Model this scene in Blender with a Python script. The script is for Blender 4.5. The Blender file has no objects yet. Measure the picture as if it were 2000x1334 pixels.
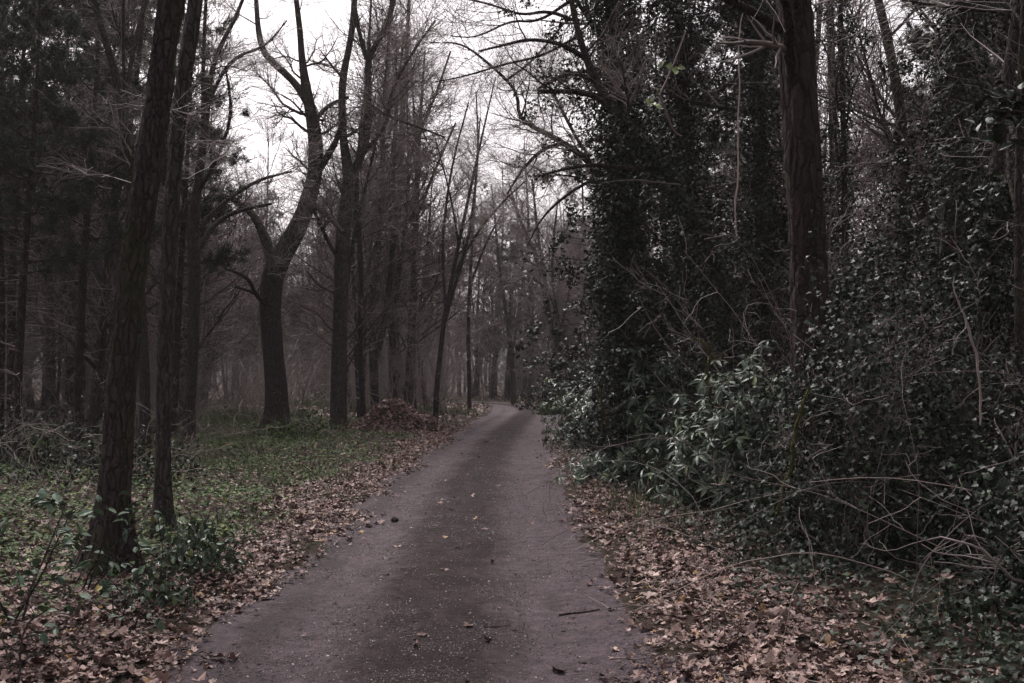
import bpy, math
import numpy as np
from math import radians

# ---------------------------------------------------------------- camera, sky, sun, exposure
SC = bpy.context.scene
COL = SC.collection
PITCH = radians(2.0)
EYE = np.array([0.0, 0.0, 1.6])
FPX = 2000 / 36.0 * 35.0            # focal length in pixels of the 2000 px wide photograph
cam = bpy.data.cameras.new('camera')
cam.lens = 35.0
cam.sensor_width = 36.0
cam.clip_end = 2000
camo = bpy.data.objects.new('camera', cam)
camo.location = EYE
camo.rotation_euler = (radians(90) + PITCH, 0, 0)
COL.objects.link(camo)
SC.camera = camo

SUN_EL, SUN_AZ = radians(58), radians(-25)
w = bpy.data.worlds.new('World')
SC.world = w
w.use_nodes = True
wn, wl = w.node_tree.nodes, w.node_tree.links
wn.clear()
out = wn.new('ShaderNodeOutputWorld')
bg = wn.new('ShaderNodeBackground')
sky = wn.new('ShaderNodeTexSky')
sky.sky_type = 'NISHITA'
sky.sun_disc = False
sky.sun_elevation = SUN_EL
sky.sun_rotation = SUN_AZ
sky.dust_density = 4.0
sky.air_density = 1.5
bw = wn.new('ShaderNodeRGBToBW')
cloud = wn.new('ShaderNodeMix')            # overcast: the sky's own brightness without its blue
cloud.data_type = 'RGBA'
cloud.inputs[0].default_value = 0.94
tint = wn.new('ShaderNodeMix')
tint.data_type = 'RGBA'
tint.blend_type = 'MULTIPLY'
tint.inputs[0].default_value = 1.0
tint.inputs[7].default_value = (1.0, 0.928, 0.953, 1)
wl.new(sky.outputs[0], bw.inputs[0])
wl.new(sky.outputs[0], cloud.inputs[6])
wl.new(bw.outputs[0], cloud.inputs[7])
cn = wn.new('ShaderNodeTexNoise')          # soft tone in the cloud cover
cn.inputs['Scale'].default_value = 2.4
cn.inputs['Detail'].default_value = 5
cr = wn.new('ShaderNodeMapRange')
cr.inputs['From Min'].default_value = .35
cr.inputs['From Max'].default_value = .65
cr.inputs['To Min'].default_value = .80
cr.inputs['To Max'].default_value = 1.0
ctc = wn.new('ShaderNodeTexCoord')
cm = wn.new('ShaderNodeVectorMath')
cm.operation = 'SCALE'
wl.new(ctc.outputs['Generated'], cn.inputs['Vector'])
wl.new(cn.outputs[0], cr.inputs[0])
wl.new(cloud.outputs[2], cm.inputs[0])
wl.new(cr.outputs[0], cm.inputs['Scale'])
wl.new(cm.outputs[0], tint.inputs[6])
wl.new(tint.outputs[2], bg.inputs[0])
bg.inputs[1].default_value = 0.15
wl.new(bg.outputs[0], out.inputs[0])

sun = bpy.data.lights.new('sun', 'SUN')
sun.energy = 1.5
sun.angle = radians(40)
sun.color = (1.0, 0.96, 0.92)
suno = bpy.data.objects.new('sun', sun)
suno.rotation_euler = (radians(90) - SUN_EL, 0, -SUN_AZ + radians(180))
COL.objects.link(suno)

SC.view_settings.view_transform = 'Standard'
SC.view_settings.look = 'None'
SC.view_settings.exposure = 0.9
SC.view_settings.gamma = 1.0
SC.render.engine = 'CYCLES'
cy = SC.cycles
cy.max_bounces = 5
cy.diffuse_bounces = 3
cy.glossy_bounces = 2
cy.transmission_bounces = 1
cy.volume_bounces = 0
cy.transparent_max_bounces = 4
cy.caustics_reflective = False
cy.caustics_refractive = False
cy.use_denoising = True
cy.denoiser = 'OPENIMAGEDENOISE'
cy.denoising_input_passes = 'RGB_ALBEDO_NORMAL'

RNG = np.random.default_rng(20)

# ---------------------------------------------------------------- small maths
def hash3(i, j, k, s=0):
    h = (i * 374761393 + j * 668265263 + k * 2147483647 + s * 1274126177) & 0xffffffff
    h = ((h ^ (h >> 13)) * 1274126177) & 0xffffffff
    h = h ^ (h >> 16)
    return (h & 0xffff) / 65535.0

def noise(p, s=0):
    """value noise in -1..1, p (...,3)"""
    p = np.asarray(p, float)
    f = np.floor(p)
    i = f.astype(np.int64)
    u = p - f
    u = u * u * (3 - 2 * u)
    r = 0
    for a in (0, 1):
        for b in (0, 1):
            for c in (0, 1):
                wgt = ((u[..., 0] if a else 1 - u[..., 0]) * (u[..., 1] if b else 1 - u[..., 1]) * (u[..., 2] if c else 1 - u[..., 2]))
                r = r + wgt * hash3(i[..., 0] + a, i[..., 1] + b, i[..., 2] + c, s)
    return r * 2 - 1

def noise2(x, y, s=0):
    x = np.asarray(x, float)
    return noise(np.stack([x, np.broadcast_to(y, x.shape), np.full(x.shape, s * 7.31)], -1), s)

def unit(v):
    return v / np.maximum(np.linalg.norm(v, axis=-1, keepdims=True), 1e-9)

def sstep(a, b, x):
    t = np.clip((np.asarray(x, float) - a) / (b - a), 0, 1)
    return t * t * (3 - 2 * t)

def P3(x, y, d):
    """the point that stands d metres ahead, in the direction of photograph pixel x, y"""
    a, b = (x - 1000.0) / FPX, (667.0 - y) / FPX
    c, s = math.cos(PITCH), math.sin(PITCH)
    v = np.array([a, c - b * s, s + b * c])
    return EYE + v * (d / v[1])

# ---------------------------------------------------------------- lie of the land
_cy = np.array([-30, -10, 0, 5.2, 8.5, 11.7, 18.9, 27, 36.6, 44, 49, 54, 58, 62, 68, 76, 90, 140.])
_cx = np.array([-.2, -.25, -.35, -.42, -.53, -.6, -.56, -.26, .30, .72, .78, .45, -.6, -2.4, -6, -12, -26, -80.])
_fy = np.linspace(-30, 140, 681)
_fx = np.interp(_fy, _cy, _cx)
for _ in range(3):
    _fx = np.convolve(np.pad(_fx, 8, mode='edge'), np.ones(17) / 17, mode='valid')
def road_c(y):
    return np.interp(y, _fy, _fx)
HW = 1.34
def wide(y):
    return HW + .28 * sstep(20, 40, y)

def road_z(u, y):
    """surface of the track across its width u (metres from its middle)"""
    rut = -0.028 * (np.exp(-((u + 0.80) / 0.28) ** 2) + np.exp(-((u - 0.78) / 0.28) ** 2))
    crown = 0.02 * np.exp(-(u / 0.45) ** 2)
    return rut + crown + 0.012 * noise2(u * 2.2, y * 1.1, 3) + 0.006 * noise2(u * 7, y * 5, 4)

def gz(x, y):
    x = np.asarray(x, float)
    y = np.asarray(y, float) + 0 * x
    u = x - road_c(y)
    a = np.abs(u)
    e = wide(y) + 0.24 * noise2(y * 0.8, np.sign(u) * 3.0, 5) + 0.12 * noise2(y * 3.1, np.sign(u) * 3.0, 6)
    side = sstep(-0.18, 0.30, a - e)
    bank = 0.05 + 0.10 * sstep(0.2, 2.5, a - e) + 0.12 * noise2(x * 0.35, y * 0.35, 8) * sstep(0.3, 3, a - e) + 0.03 * noise2(x * 1.7, y * 1.7, 9) * sstep(0, .6, a - e)
    far = 0.5 * noise2(x * 0.06, y * 0.06, 10) * sstep(8, 30, a)
    zr = road_z(u, y) - 0.045
    return zr * (1 - side) + (bank + far) * side

# ---------------------------------------------------------------- mesh making
class Geo:
    def __init__(self):
        self.v, self.f, self.r, self.n = [], [], [], 0
    def add(self, v, f, mat=0, rnd=None, smooth=True):
        v = np.asarray(v, np.float32).reshape(-1, 3)
        self.v.append(v)
        self.r.append(np.full(len(v), 0.5, np.float32) if rnd is None else np.asarray(rnd, np.float32).reshape(-1))
        for a in (f if isinstance(f, list) else [f]):
            a = np.asarray(a, np.int64)
            if len(a):
                self.f.append((a + self.n, mat, smooth))
        self.n += len(v)
        return self
    def build(self, name, mats, parent=None, origin=None):
        me = bpy.data.meshes.new(name)
        v = np.concatenate(self.v)
        if origin is not None:
            v = v - np.asarray(origin, np.float32)
        me.vertices.add(len(v))
        me.vertices.foreach_set('co', v.astype(np.float32).ravel())
        tot = sum(a.size for a, _, _ in self.f)
        npol = sum(len(a) for a, _, _ in self.f)
        me.loops.add(tot)
        me.polygons.add(npol)
        me.loops.foreach_set('vertex_index', np.concatenate([a.ravel() for a, _, _ in self.f]).astype(np.int32))
        sizes = np.concatenate([np.full(len(a), a.shape[1]) for a, _, _ in self.f])
        start = np.concatenate([[0], np.cumsum(sizes)[:-1]]).astype(np.int32)
        me.polygons.foreach_set('loop_start', start)
        me.polygons.foreach_set('material_index', np.concatenate([np.full(len(a), m) for a, m, _ in self.f]).astype(np.int32))
        me.polygons.foreach_set('use_smooth', np.concatenate([np.full(len(a), s) for a, _, s in self.f]).astype(bool))
        at = me.attributes.new('rnd', 'FLOAT', 'POINT')
        at.data.foreach_set('value', np.concatenate(self.r))
        for m in (mats if isinstance(mats, (list, tuple)) else [mats]):
            me.materials.append(m)
        me.update(calc_edges=True)
        o = bpy.data.objects.new(name, me)
        COL.objects.link(o)
        if parent is not None:
            o.parent = parent
        return o

def tag(o, label=None, cat=None, group=None, kind=None):
    if label: o['label'] = label
    if cat: o['category'] = cat
    if group: o['group'] = group
    if kind: o['kind'] = kind
    return o

def empty(name, loc, label, cat, group=None):
    o = bpy.data.objects.new(name, None)
    o.empty_display_size = 0.3
    o.location = [float(c) for c in loc]
    COL.objects.link(o)
    return tag(o, label, cat, group)

def copy_thing(root, loc, rz, sc, label, group=None):
    r = root.copy()
    COL.objects.link(r)
    r.location = [float(c) for c in loc]
    r.rotation_euler = (0, 0, rz)
    r.scale = sc if hasattr(sc, '__len__') else (sc, sc, sc)
    r['label'] = label
    if group: r['group'] = group
    for ch in root.children:
        c = ch.copy()
        COL.objects.link(c)
        c.parent = r
    return r

def tube(P, R, S, geo, mat=0, bark=0.0, flare=0.0, seed=0):
    """P (N,K,3) centre lines, R (N,K) radii -> tubes with S sides"""
    P = np.asarray(P, float)
    R = np.asarray(R, float)
    if P.ndim == 2:
        P, R = P[None], R[None]
    N, K, _ = P.shape
    T = unit(np.gradient(P, axis=1))
    m = unit(P[:, -1] - P[:, 0])
    ref = np.where(np.abs(m[:, 2:3]) < 0.8, np.array([[0, 0, 1.0]]), np.array([[1.0, 0, 0]]))
    U = unit(np.cross(T, ref[:, None, :]))
    V = np.cross(T, U)
    th = np.arange(S) * 2 * math.pi / S
    c, s = np.cos(th), np.sin(th)
    D = c[None, None, :, None] * U[:, :, None, :] + s[None, None, :, None] * V[:, :, None, :]
    rr = np.repeat(R[:, :, None], S, 2)
    if bark or flare:
        L = np.concatenate([np.zeros((N, 1)), np.cumsum(np.linalg.norm(np.diff(P, axis=1), axis=-1), 1)], 1)
        q = np.stack([np.broadcast_to(c, rr.shape) * 3.2, np.broadcast_to(s, rr.shape) * 3.2, np.repeat(L[:, :, None], S, 2) * 1.3], -1)
        rr = rr * (1 + bark * noise(q, seed) + bark * 0.8 * noise(q * np.array([2.6, 2.6, 1.5]), seed + 1))
        rr = rr * (1 + flare * np.exp(-L[:, :, None] / 0.30) * (1 + 0.55 * np.sin(3 * th + seed) + 0.3 * np.sin(5 * th + 2 * seed)))
    v = P[:, :, None, :] + rr[..., None] * D
    base = (np.arange(N) * K * S)[:, None, None]
    k = (np.arange(K - 1) * S)[None, :, None]
    a = np.arange(S)[None, None, :]
    b = (np.arange(S)[None, None, :] + 1) % S
    f = np.stack([base + k + a, base + k + b, base + k + S + b, base + k + S + a], -1).reshape(-1, 4)
    geo.add(v, f, mat, np.repeat(RNG.random(N), K * S))

def at_t(P, R, idx, t):
    K = P.shape[1]
    x = np.clip(t, 0, 1) * (K - 1)
    i = np.minimum(x.astype(int), K - 2)
    u = (x - i)[:, None]
    p0, p1 = P[idx, i], P[idx, i + 1]
    return p0 * (1 - u) + p1 * u, unit(p1 - p0), R[idx, i] * (1 - u[:, 0]) + R[idx, i + 1] * u[:, 0]

def grow(rng, P, R, n, t=(0.2, 1.0), ln=(0.5, 1.0), ang=(30, 65), K=5, up=0.0, wander=0.15, rk=0.6, rmax=9, rmin=0.0012, taper=0.8, flat=0.0, weight=None, shrink=0.5):
    """n side branches springing from the centre lines P"""
    N = len(P)
    L = np.linalg.norm(np.diff(P, axis=1), axis=-1).sum(1)
    wgt = L if weight is None else weight
    idx = rng.choice(N, n, p=wgt / wgt.sum())
    tt = rng.uniform(t[0], t[1], n)
    p, T, r = at_t(P, R, idx, tt)
    a = np.radians(rng.uniform(ang[0], ang[1], n))[:, None]
    q = rng.normal(size=(n, 3))
    q[:, 2] *= (1 - flat)
    q = unit(q - (q * T).sum(1, keepdims=True) * T)
    d = np.cos(a) * T + np.sin(a) * q
    d[:, 2] *= (1 - flat * 0.7)
    d = unit(d)
    ln_ = rng.uniform(ln[0], ln[1], n) * (1 - shrink * tt)
    step = ln_ / (K - 1)
    out = np.empty((n, K, 3))
    out[:, 0] = p
    for k in range(1, K):
        d = unit(d + rng.normal(size=(n, 3)) * wander + np.array([0, 0, up]))
        out[:, k] = out[:, k - 1] + d * step[:, None]
    r0 = np.clip(r * rk * rng.uniform(0.7, 1.1, n), rmin * 1.3, rmax)
    rad = r0[:, None] * (1 - taper * np.linspace(0, 1, K)[None]) 
    return out, np.maximum(rad, rmin)

def smooth_line(pts, n, it=2):
    p = np.asarray(pts, float)
    for _ in range(it):
        a = p[:-1] * 0.75 + p[1:] * 0.25
        b = p[:-1] * 0.25 + p[1:] * 0.75
        m = np.empty((2 * len(a), p.shape[1]))
        m[0::2], m[1::2] = a, b
        p = np.concatenate([p[:1], m, p[-1:]])
    l = np.concatenate([[0], np.cumsum(np.linalg.norm(np.diff(p[:, :3], axis=0), axis=1))])
    s = np.linspace(0, l[-1], n)
    return np.stack([np.interp(s, l, p[:, c]) for c in range(p.shape[1])], 1)

def pxline(pts, d0, d1=None, n=24):
    """limb seen at the pixels (x, y, width) standing d0..d1 metres away -> centre line and radii"""
    d1 = d0 if d1 is None else d1
    q = []
    for i, (x, y, wd) in enumerate(pts):
        d = d0 + (d1 - d0) * i / max(1, len(pts) - 1)
        q.append([*P3(x, y, d), wd * 0.5 / FPX * d])
    q = smooth_line(q, n)
    return q[:, :3], q[:, 3]

def scatter(geo, tmpl, pos, rot, scale, rnd, mat=0, smooth=False):
    """copies of one small template (verts, [faces]) gathered in one mesh"""
    tv, tf = tmpl
    tv = np.asarray(tv, float)
    n, V = len(pos), len(tv)
    if n == 0:
        return
    sc = np.asarray(scale, float)
    sc = sc[:, None, None] if sc.ndim == 1 else sc[:, None, :]
    v = np.einsum('nij,nvj->nvi', rot, tv[None] * sc) + pos[:, None, :]
    fs = []
    for a in tf:
        a = np.asarray(a)
        fs.append((a[None] + (np.arange(n) * V)[:, None, None]).reshape(-1, a.shape[1]))
    geo.add(v, fs, mat, np.repeat(rnd, V), smooth)

def frames(fwd, up):
    """rotation matrices whose x is fwd and z is near up"""
    x = unit(fwd)
    y = unit(np.cross(up, x))
    z = np.cross(x, y)
    return np.stack([x, y, z], -1)

# ---------------------------------------------------------------- leaf shapes
def leaf_lobed(rng):
    n = 15
    th = np.linspace(0, 2 * math.pi, n, endpoint=False) + math.pi
    r = np.array([.12, .34, .46, .30, .52, .33, .50, .62, .50, .33, .52, .30, .46, .34, .12])[:n] * rng.uniform(.85, 1.15, n)
    x, y = r * np.cos(th), r * np.sin(th)
    c1, c2, c3 = rng.uniform(-.5, 1.0), rng.uniform(-.6, 1.2), rng.uniform(-.5, .5)
    z = c1 * x * x + c2 * y * y + c3 * x * y + rng.normal(size=n) * .045
    v = np.concatenate([[[0, 0, 0]], np.stack([x, y, z], 1)])
    f = np.array([[0, 1 + i, 1 + (i + 1) % n] for i in range(n)])
    return v, [f]

def leaf_oval(rng, wd=0.3, bend=-.25, fold=.12):
    xs = np.array([0, .22, .5, .78, 1.0])
    ws = np.array([0, .75, 1.0, .7, 0]) * wd
    zs = bend * xs * xs
    v = [[xs[i], 0, zs[i]] for i in range(5)]
    for s in (1, -1):
        for i in (1, 2, 3):
            v.append([xs[i], s * ws[i], zs[i] + fold * ws[i] / wd * rng.uniform(.6, 1.4)])
    q = np.array([[1, 2, 6, 5], [2, 3, 7, 6], [2, 1, 8, 9], [3, 2, 9, 10]])
    t = np.array([[0, 1, 5], [3, 4, 7], [1, 0, 8], [4, 3, 10]])
    return np.array(v), [q, t]

def leaf_ivy(rng):
    o = np.array([[-.02, 0], [-.16, .26], [.10, .46], [.28, .22], [.72, 0], [.28, -.22], [.10, -.46], [-.16, -.26]])
    o = o * rng.uniform(.88, 1.12, o.shape)
    z = rng.uniform(-.1, .5) * o[:, 1] ** 2 - rng.uniform(0, .3) * o[:, 0] ** 2
    v = np.concatenate([[[.12, 0, 0]], np.column_stack([o, z])])
    f = np.array([[0, 1 + i, 1 + (i + 1) % 8] for i in range(8)])
    return v, [f]

def tuft(rng, n=12, wd=.05):
    v, f = [], []
    for i in range(n):
        d = rng.normal(size=3) + np.array([1.1, 0, .2])
        d /= np.linalg.norm(d)
        s = np.cross(d, rng.normal(size=3))
        s *= wd / np.linalg.norm(s)
        b = len(v)
        L = rng.uniform(.7, 1.1)
        o = d * rng.uniform(0, .12)
        v += [o - s, o + s, o + d * L]
        f.append([b, b + 1, b + 2])
    return np.array(v), [np.array(f)]

LOBED = [leaf_lobed(RNG) for _ in range(7)]
OVAL = [leaf_oval(RNG, .28, b, f) for b, f in ((-.2, .1), (-.35, .06), (-.1, .14))]
RHODO = [leaf_oval(RNG, .15, b, f) for b, f in ((-.15, .05), (-.4, .04), (-.3, .07))]
IVY = [leaf_ivy(RNG) for _ in range(5)]
TUFT = [tuft(RNG) for _ in range(4)]

def leaves_at(geo, rng, shapes, pos, fwd, up, size, mat=0, smooth=False):
    which = rng.integers(0, len(shapes), len(pos))
    rnd = rng.random(len(pos))
    M = frames(fwd, up)
    for k in range(len(shapes)):
        m = which == k
        scatter(geo, shapes[k], pos[m], M[m], size[m], rnd[m], mat, smooth)

# ---------------------------------------------------------------- materials
class Mat:
    def __init__(self, name, rough=.85, spec=.3):
        m = bpy.data.materials.new(name)
        m.use_nodes = True
        self.m, self.n, self.l = m, m.node_tree.nodes, m.node_tree.links
        self.b = self.n['Principled BSDF']
        self.b.inputs['Roughness'].default_value = rough
        self.b.inputs['Specular IOR Level'].default_value = spec
        self.tc = self.n.new('ShaderNodeTexCoord')
    def map(self, scale=(1, 1, 1)):
        mp = self.n.new('ShaderNodeMapping')
        mp.inputs['Scale'].default_value = scale
        self.l.new(self.tc.outputs['Object'], mp.inputs[0])
        return mp.outputs[0]
    def noise(self, vec, scale, detail=6, rough=.6):
        t = self.n.new('ShaderNodeTexNoise')
        t.inputs['Scale'].default_value = scale
        t.inputs['Detail'].default_value = detail
        t.inputs['Roughness'].default_value = rough
        self.l.new(vec, t.inputs['Vector'])
        return t.outputs[0]
    def voronoi(self, vec, scale, feature='F1', out=0):
        t = self.n.new('ShaderNodeTexVoronoi')
        t.feature = feature
        t.inputs['Scale'].default_value = scale
        self.l.new(vec, t.inputs['Vector'])
        return t.outputs[out]
    def ramp(self, fac, stops):
        r = self.n.new('ShaderNodeValToRGB')
        e = r.color_ramp.elements
        while len(e) < len(stops): e.new(.5)
        for i, (p, c) in enumerate(stops):
            e[i].position = p
            e[i].color = (c, c, c, 1) if not hasattr(c, '__len__') else (*c, 1)
        self.l.new(fac, r.inputs[0])
        return r.outputs[0]
    def mix(self, fac, a, b, mode='MIX'):
        x = self.n.new('ShaderNodeMix')
        x.data_type = 'RGBA'
        x.blend_type = mode
        for sock, val in ((x.inputs[0], fac), (x.inputs[6], a), (x.inputs[7], b)):
            if hasattr(val, 'is_output'): self.l.new(val, sock)
            elif hasattr(val, '__len__'): sock.default_value = (*val, 1)
            else: sock.default_value = val if sock == x.inputs[0] else (val, val, val, 1)
        return x.outputs[2]
    def math(self, op, a, b=0.0):
        x = self.n.new('ShaderNodeMath')
        x.operation = op
        for i, val in enumerate((a, b)):
            if hasattr(val, 'is_output'): self.l.new(val, x.inputs[i])
            else: x.inputs[i].default_value = val
        return x.outputs[0]
    def attr(self, name):
        a = self.n.new('ShaderNodeAttribute')
        a.attribute_name = name
        return a.outputs['Fac']
    def col(self, c): self.l.new(c, self.b.inputs['Base Color'])
    def rough(self, c): self.l.new(c, self.b.inputs['Roughness'])
    def bump(self, h, strength=.6, dist=.02):
        b = self.n.new('ShaderNodeBump')
        b.inputs['Strength'].default_value = strength
        b.inputs['Distance'].default_value = dist
        self.l.new(h, b.inputs['Height'])
        self.l.new(b.outputs[0], self.b.inputs['Normal'])

def bark_mat(name, lo, hi, moss=(.05, .07, .02), moss_amt=.5, scale=22, lichen=.35):
    k = Mat(name, .9, .2)
    warp = k.n.new('ShaderNodeVectorMath')
    warp.operation = 'MULTIPLY_ADD'
    wt = k.n.new('ShaderNodeTexNoise')
    wt.inputs['Scale'].default_value = 9
    wt.inputs['Detail'].default_value = 4
    k.l.new(k.map(), wt.inputs['Vector'])
    k.l.new(wt.outputs[1], warp.inputs[0])
    warp.inputs[1].default_value = (.07, .07, .05)
    k.l.new(k.map((1, 1, .24)), warp.inputs[2])
    v = warp.outputs[0]
    fissure = k.voronoi(v, scale, 'DISTANCE_TO_EDGE')
    fine = k.noise(v, scale * 2.2, 8, .7)
    blot = k.noise(k.map((1, 1, .5)), 2.2, 5, .65)
    h = k.math('MULTIPLY_ADD', fine, .5)
    h = k.math('ADD', k.math('MULTIPLY', k.ramp(fissure, [(0, 0.), (.22, 1.)]), .7), k.math('MULTIPLY', fine, .6))
    c = k.mix(k.ramp(fine, [(.3, 0.), (.72, 1.)]), lo, hi)
    c = k.mix(k.ramp(fissure, [(0, .7), (.12, 0.)]), c, tuple(x * .45 for x in lo))
    c = k.mix(k.math('MULTIPLY', k.ramp(blot, [(.46, 0.), (.62, 1.)]), moss_amt), c, moss)
    lich = k.noise(k.map(), 11, 6, .7)
    c = k.mix(k.math('MULTIPLY', k.ramp(lich, [(.56, 0.), (.66, 1.)]), lichen), c, tuple(x * 1.25 + .02 for x in hi))
    k.col(c)
    k.bump(h, 1.0, .06)
    return k.m

def leaf_mat(name, stops, rough=.45, spec=.5, vein=True):
    k = Mat(name, rough, spec)
    c = k.ramp(k.attr('rnd'), stops)
    n = k.noise(k.map(), 30, 3)
    c = k.mix(k.ramp(n, [(.35, .35), (.7, 0.)]), c, (.02, .018, .012))
    k.col(c)
    return k.m

M_BARK = bark_mat('dark_bark', (.040, .029, .032), (.115, .086, .09), moss_amt=.6)
M_BARKG = bark_mat('grey_bark', (.046, .038, .040), (.145, .122, .12), moss=(.045, .062, .03), moss_amt=.6, scale=18)
M_PINE = bark_mat('pine_bark', (.030, .021, .021), (.085, .060, .057), moss_amt=.15, scale=11, lichen=.2)
M_MOSS = bark_mat('mossy_bark', (.05, .045, .022), (.20, .18, .075), moss=(.11, .12, .03), moss_amt=.9, scale=24)

k = Mat('twig_bark', .6, .4)
k.col(k.mix(k.noise(k.map(), 3.0, 3), k.ramp(k.attr('rnd'), [(0, (.07, .052, .05)), (.5, (.19, .155, .145)), (1, (.40, .34, .32))]), (.22, .185, .17)))
M_TWIG = k.m
k = Mat('pale_cane', .5, .5)
k.col(k.ramp(k.attr('rnd'), [(0, (.045, .035, .03)), (.6, (.14, .105, .095)), (1, (.36, .29, .265))]))
M_CANE = k.m
k = Mat('far_twig', .8, .2)
k.col(k.ramp(k.attr('rnd'), [(0, (.05, .038, .035)), (.55, (.13, .10, .094)), (1, (.36, .30, .28))]))
M_FTWIG = k.m

M_LITTER = leaf_mat('dry_leaf', [(0, (.045, .025, .023)), (.25, (.12, .068, .060)), (.55, (.23, .14, .122)), (.8, (.40, .275, .245)), (.97, (.58, .445, .40)), (1, (.40, .22, .06))], .6, .35)
M_GREEN = leaf_mat('ground_ivy_leaf', [(0, (.026, .056, .022)), (.5, (.060, .115, .036)), (.85, (.115, .185, .058)), (1, (.21, .24, .07))], .6, .14)
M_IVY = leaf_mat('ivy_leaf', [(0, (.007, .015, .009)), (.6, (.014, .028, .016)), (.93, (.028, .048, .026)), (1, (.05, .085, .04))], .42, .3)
M_RHODO = leaf_mat('rhododendron_leaf', [(0, (.028, .054, .031)), (.6, (.060, .102, .060)), (.95, (.10, .155, .085)), (1, (.22, .27, .08))], .28, .6)
M_SAPL = leaf_mat('sapling_leaf', [(0, (.04, .085, .05)), (.7, (.075, .14, .08)), (.95, (.11, .17, .09)), (1, (.38, .30, .04))], .5, .4)
M_FRESH = leaf_mat('fresh_leaf', [(0, (.20, .30, .08)), (1, (.40, .48, .24))], .5, .4)
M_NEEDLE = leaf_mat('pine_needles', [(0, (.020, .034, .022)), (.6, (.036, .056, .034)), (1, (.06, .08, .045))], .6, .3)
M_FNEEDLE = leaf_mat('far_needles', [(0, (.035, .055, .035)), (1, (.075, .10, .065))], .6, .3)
M_GRASS = leaf_mat('grass_blade', [(0, (.06, .115, .04)), (.7, (.13, .20, .075)), (1, (.28, .30, .15))], .6, .3)

M_SCRAP = leaf_mat('trodden_leaf', [(0, (.02, .014, .013)), (.8, (.05, .034, .03)), (1, (.15, .10, .085))], .8, .2)

# soil under the leaves
k = Mat('leaf_mould', .95, .15)
v = k.map()
n1, n2 = k.noise(v, 1.2, 6), k.noise(v, 26, 8, .7)
c = k.mix(k.ramp(n2, [(.35, 0.), (.7, 1.)]), (.022, .015, .013), (.085, .055, .045))
c = k.mix(k.ramp(n1, [(.45, 0.), (.65, .7)]), c, (.03, .035, .018))
k.col(c)
k.bump(n2, .8, .05)
M_SOIL = k.m

# the track: two worn wheel lines, a gravelly brown strip between them, dark wet edges
k = Mat('track_surface', .7, .22)
v = k.map()
u = k.attr('across')
wob = k.math('MULTIPLY', k.math('SUBTRACT', k.noise(v, .9, 4), .5), .55)
wob2 = k.math('MULTIPLY', k.math('SUBTRACT', k.noise(v, 5.0, 6, .7), .5), .55)
uu = k.math('ADD', k.math('ADD', u, wob), wob2)
mid = k.math('ABSOLUTE', k.math('ADD', uu, .02))
strip = k.ramp(mid, [(.28, 1.), (.60, 0.)])
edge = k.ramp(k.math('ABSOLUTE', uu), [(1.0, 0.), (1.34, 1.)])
fine = k.noise(v, 60, 8, .75)
mediu = k.noise(v, 9, 6, .65)
stone = k.voronoi(v, 85, 'F1', 0)
track = k.mix(k.ramp(mediu, [(.3, 0.), (.7, 1.)]), (.052, .037, .043), (.190, .142, .160))
gravel = k.mix(k.ramp(fine, [(.38, 0.), (.66, 1.)]), (.013, .0088, .0078), (.056, .038, .034))
gravel = k.mix(k.ramp(stone, [(.08, .5), (.2, 0.)]), gravel, (.16, .135, .13))
grit = k.ramp(k.noise(v, 22, 6, .75), [(.52, 0.), (.66, .7)])
clump = k.ramp(k.noise(v, 2.4, 7, .72), [(.36, .62), (.56, 1.)])
c = k.mix(k.math('MULTIPLY', strip, clump), k.mix(grit, track, (.040, .029, .030)), gravel)
c = k.mix(k.math('MULTIPLY', k.ramp(fine, [(.36, .6), (.48, 0.)]), .7), c, (.05, .037, .038))
spots = k.noise(k.map((1, .45, 1)), 14, 5, .7)
c = k.mix(k.ramp(spots, [(.62, 0.), (.70, .65)]), c, (.035, .025, .024))
rut = k.ramp(k.math('ABSOLUTE', k.math('ADD', uu, 1.08)), [(.06, .75), (.20, 0.)])  # band by the left rut: wet brown earth, with the rut's shadow painted in
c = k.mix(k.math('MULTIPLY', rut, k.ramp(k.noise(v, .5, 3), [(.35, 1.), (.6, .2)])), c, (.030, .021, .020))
puddly = k.noise(k.map((1, .5, 1)), 3.2, 7, .72)
c = k.mix(k.ramp(puddly, [(.53, 0.), (.66, .5)]), c, (.026, .019, .020))
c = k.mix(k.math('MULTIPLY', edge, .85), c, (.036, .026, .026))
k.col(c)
k.rough(k.mix(strip, k.ramp(mediu, [(.3, .6), (.7, .85)]), .95))
k.bump(k.math('ADD', k.math('MULTIPLY', fine, .6), k.math('MULTIPLY', stone, -.6)), 1.0, .035)
M_ROAD = k.m
k = Mat('pebble', .7, .4)
k.col(k.ramp(k.attr('rnd'), [(0, (.02, .015, .016)), (.5, (.055, .041, .045)), (.86, (.13, .10, .108)), (.95, (.26, .22, .22)), (1, (.58, .53, .52))]))
M_PEB = k.m

# ---------------------------------------------------------------- ground and track
def axis(lo, hi, fine_lo, fine_hi, step, grow_=1.09):
    a = list(np.arange(fine_lo, fine_hi + step / 2, step))
    s = step
    while a[-1] < hi:
        s *= grow_
        a.append(a[-1] + s)
    s = step
    b = [fine_lo]
    while b[-1] > lo:
        s *= grow_
        b.append(b[-1] - s)
    return np.array(b[:0:-1] + a)

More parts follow.
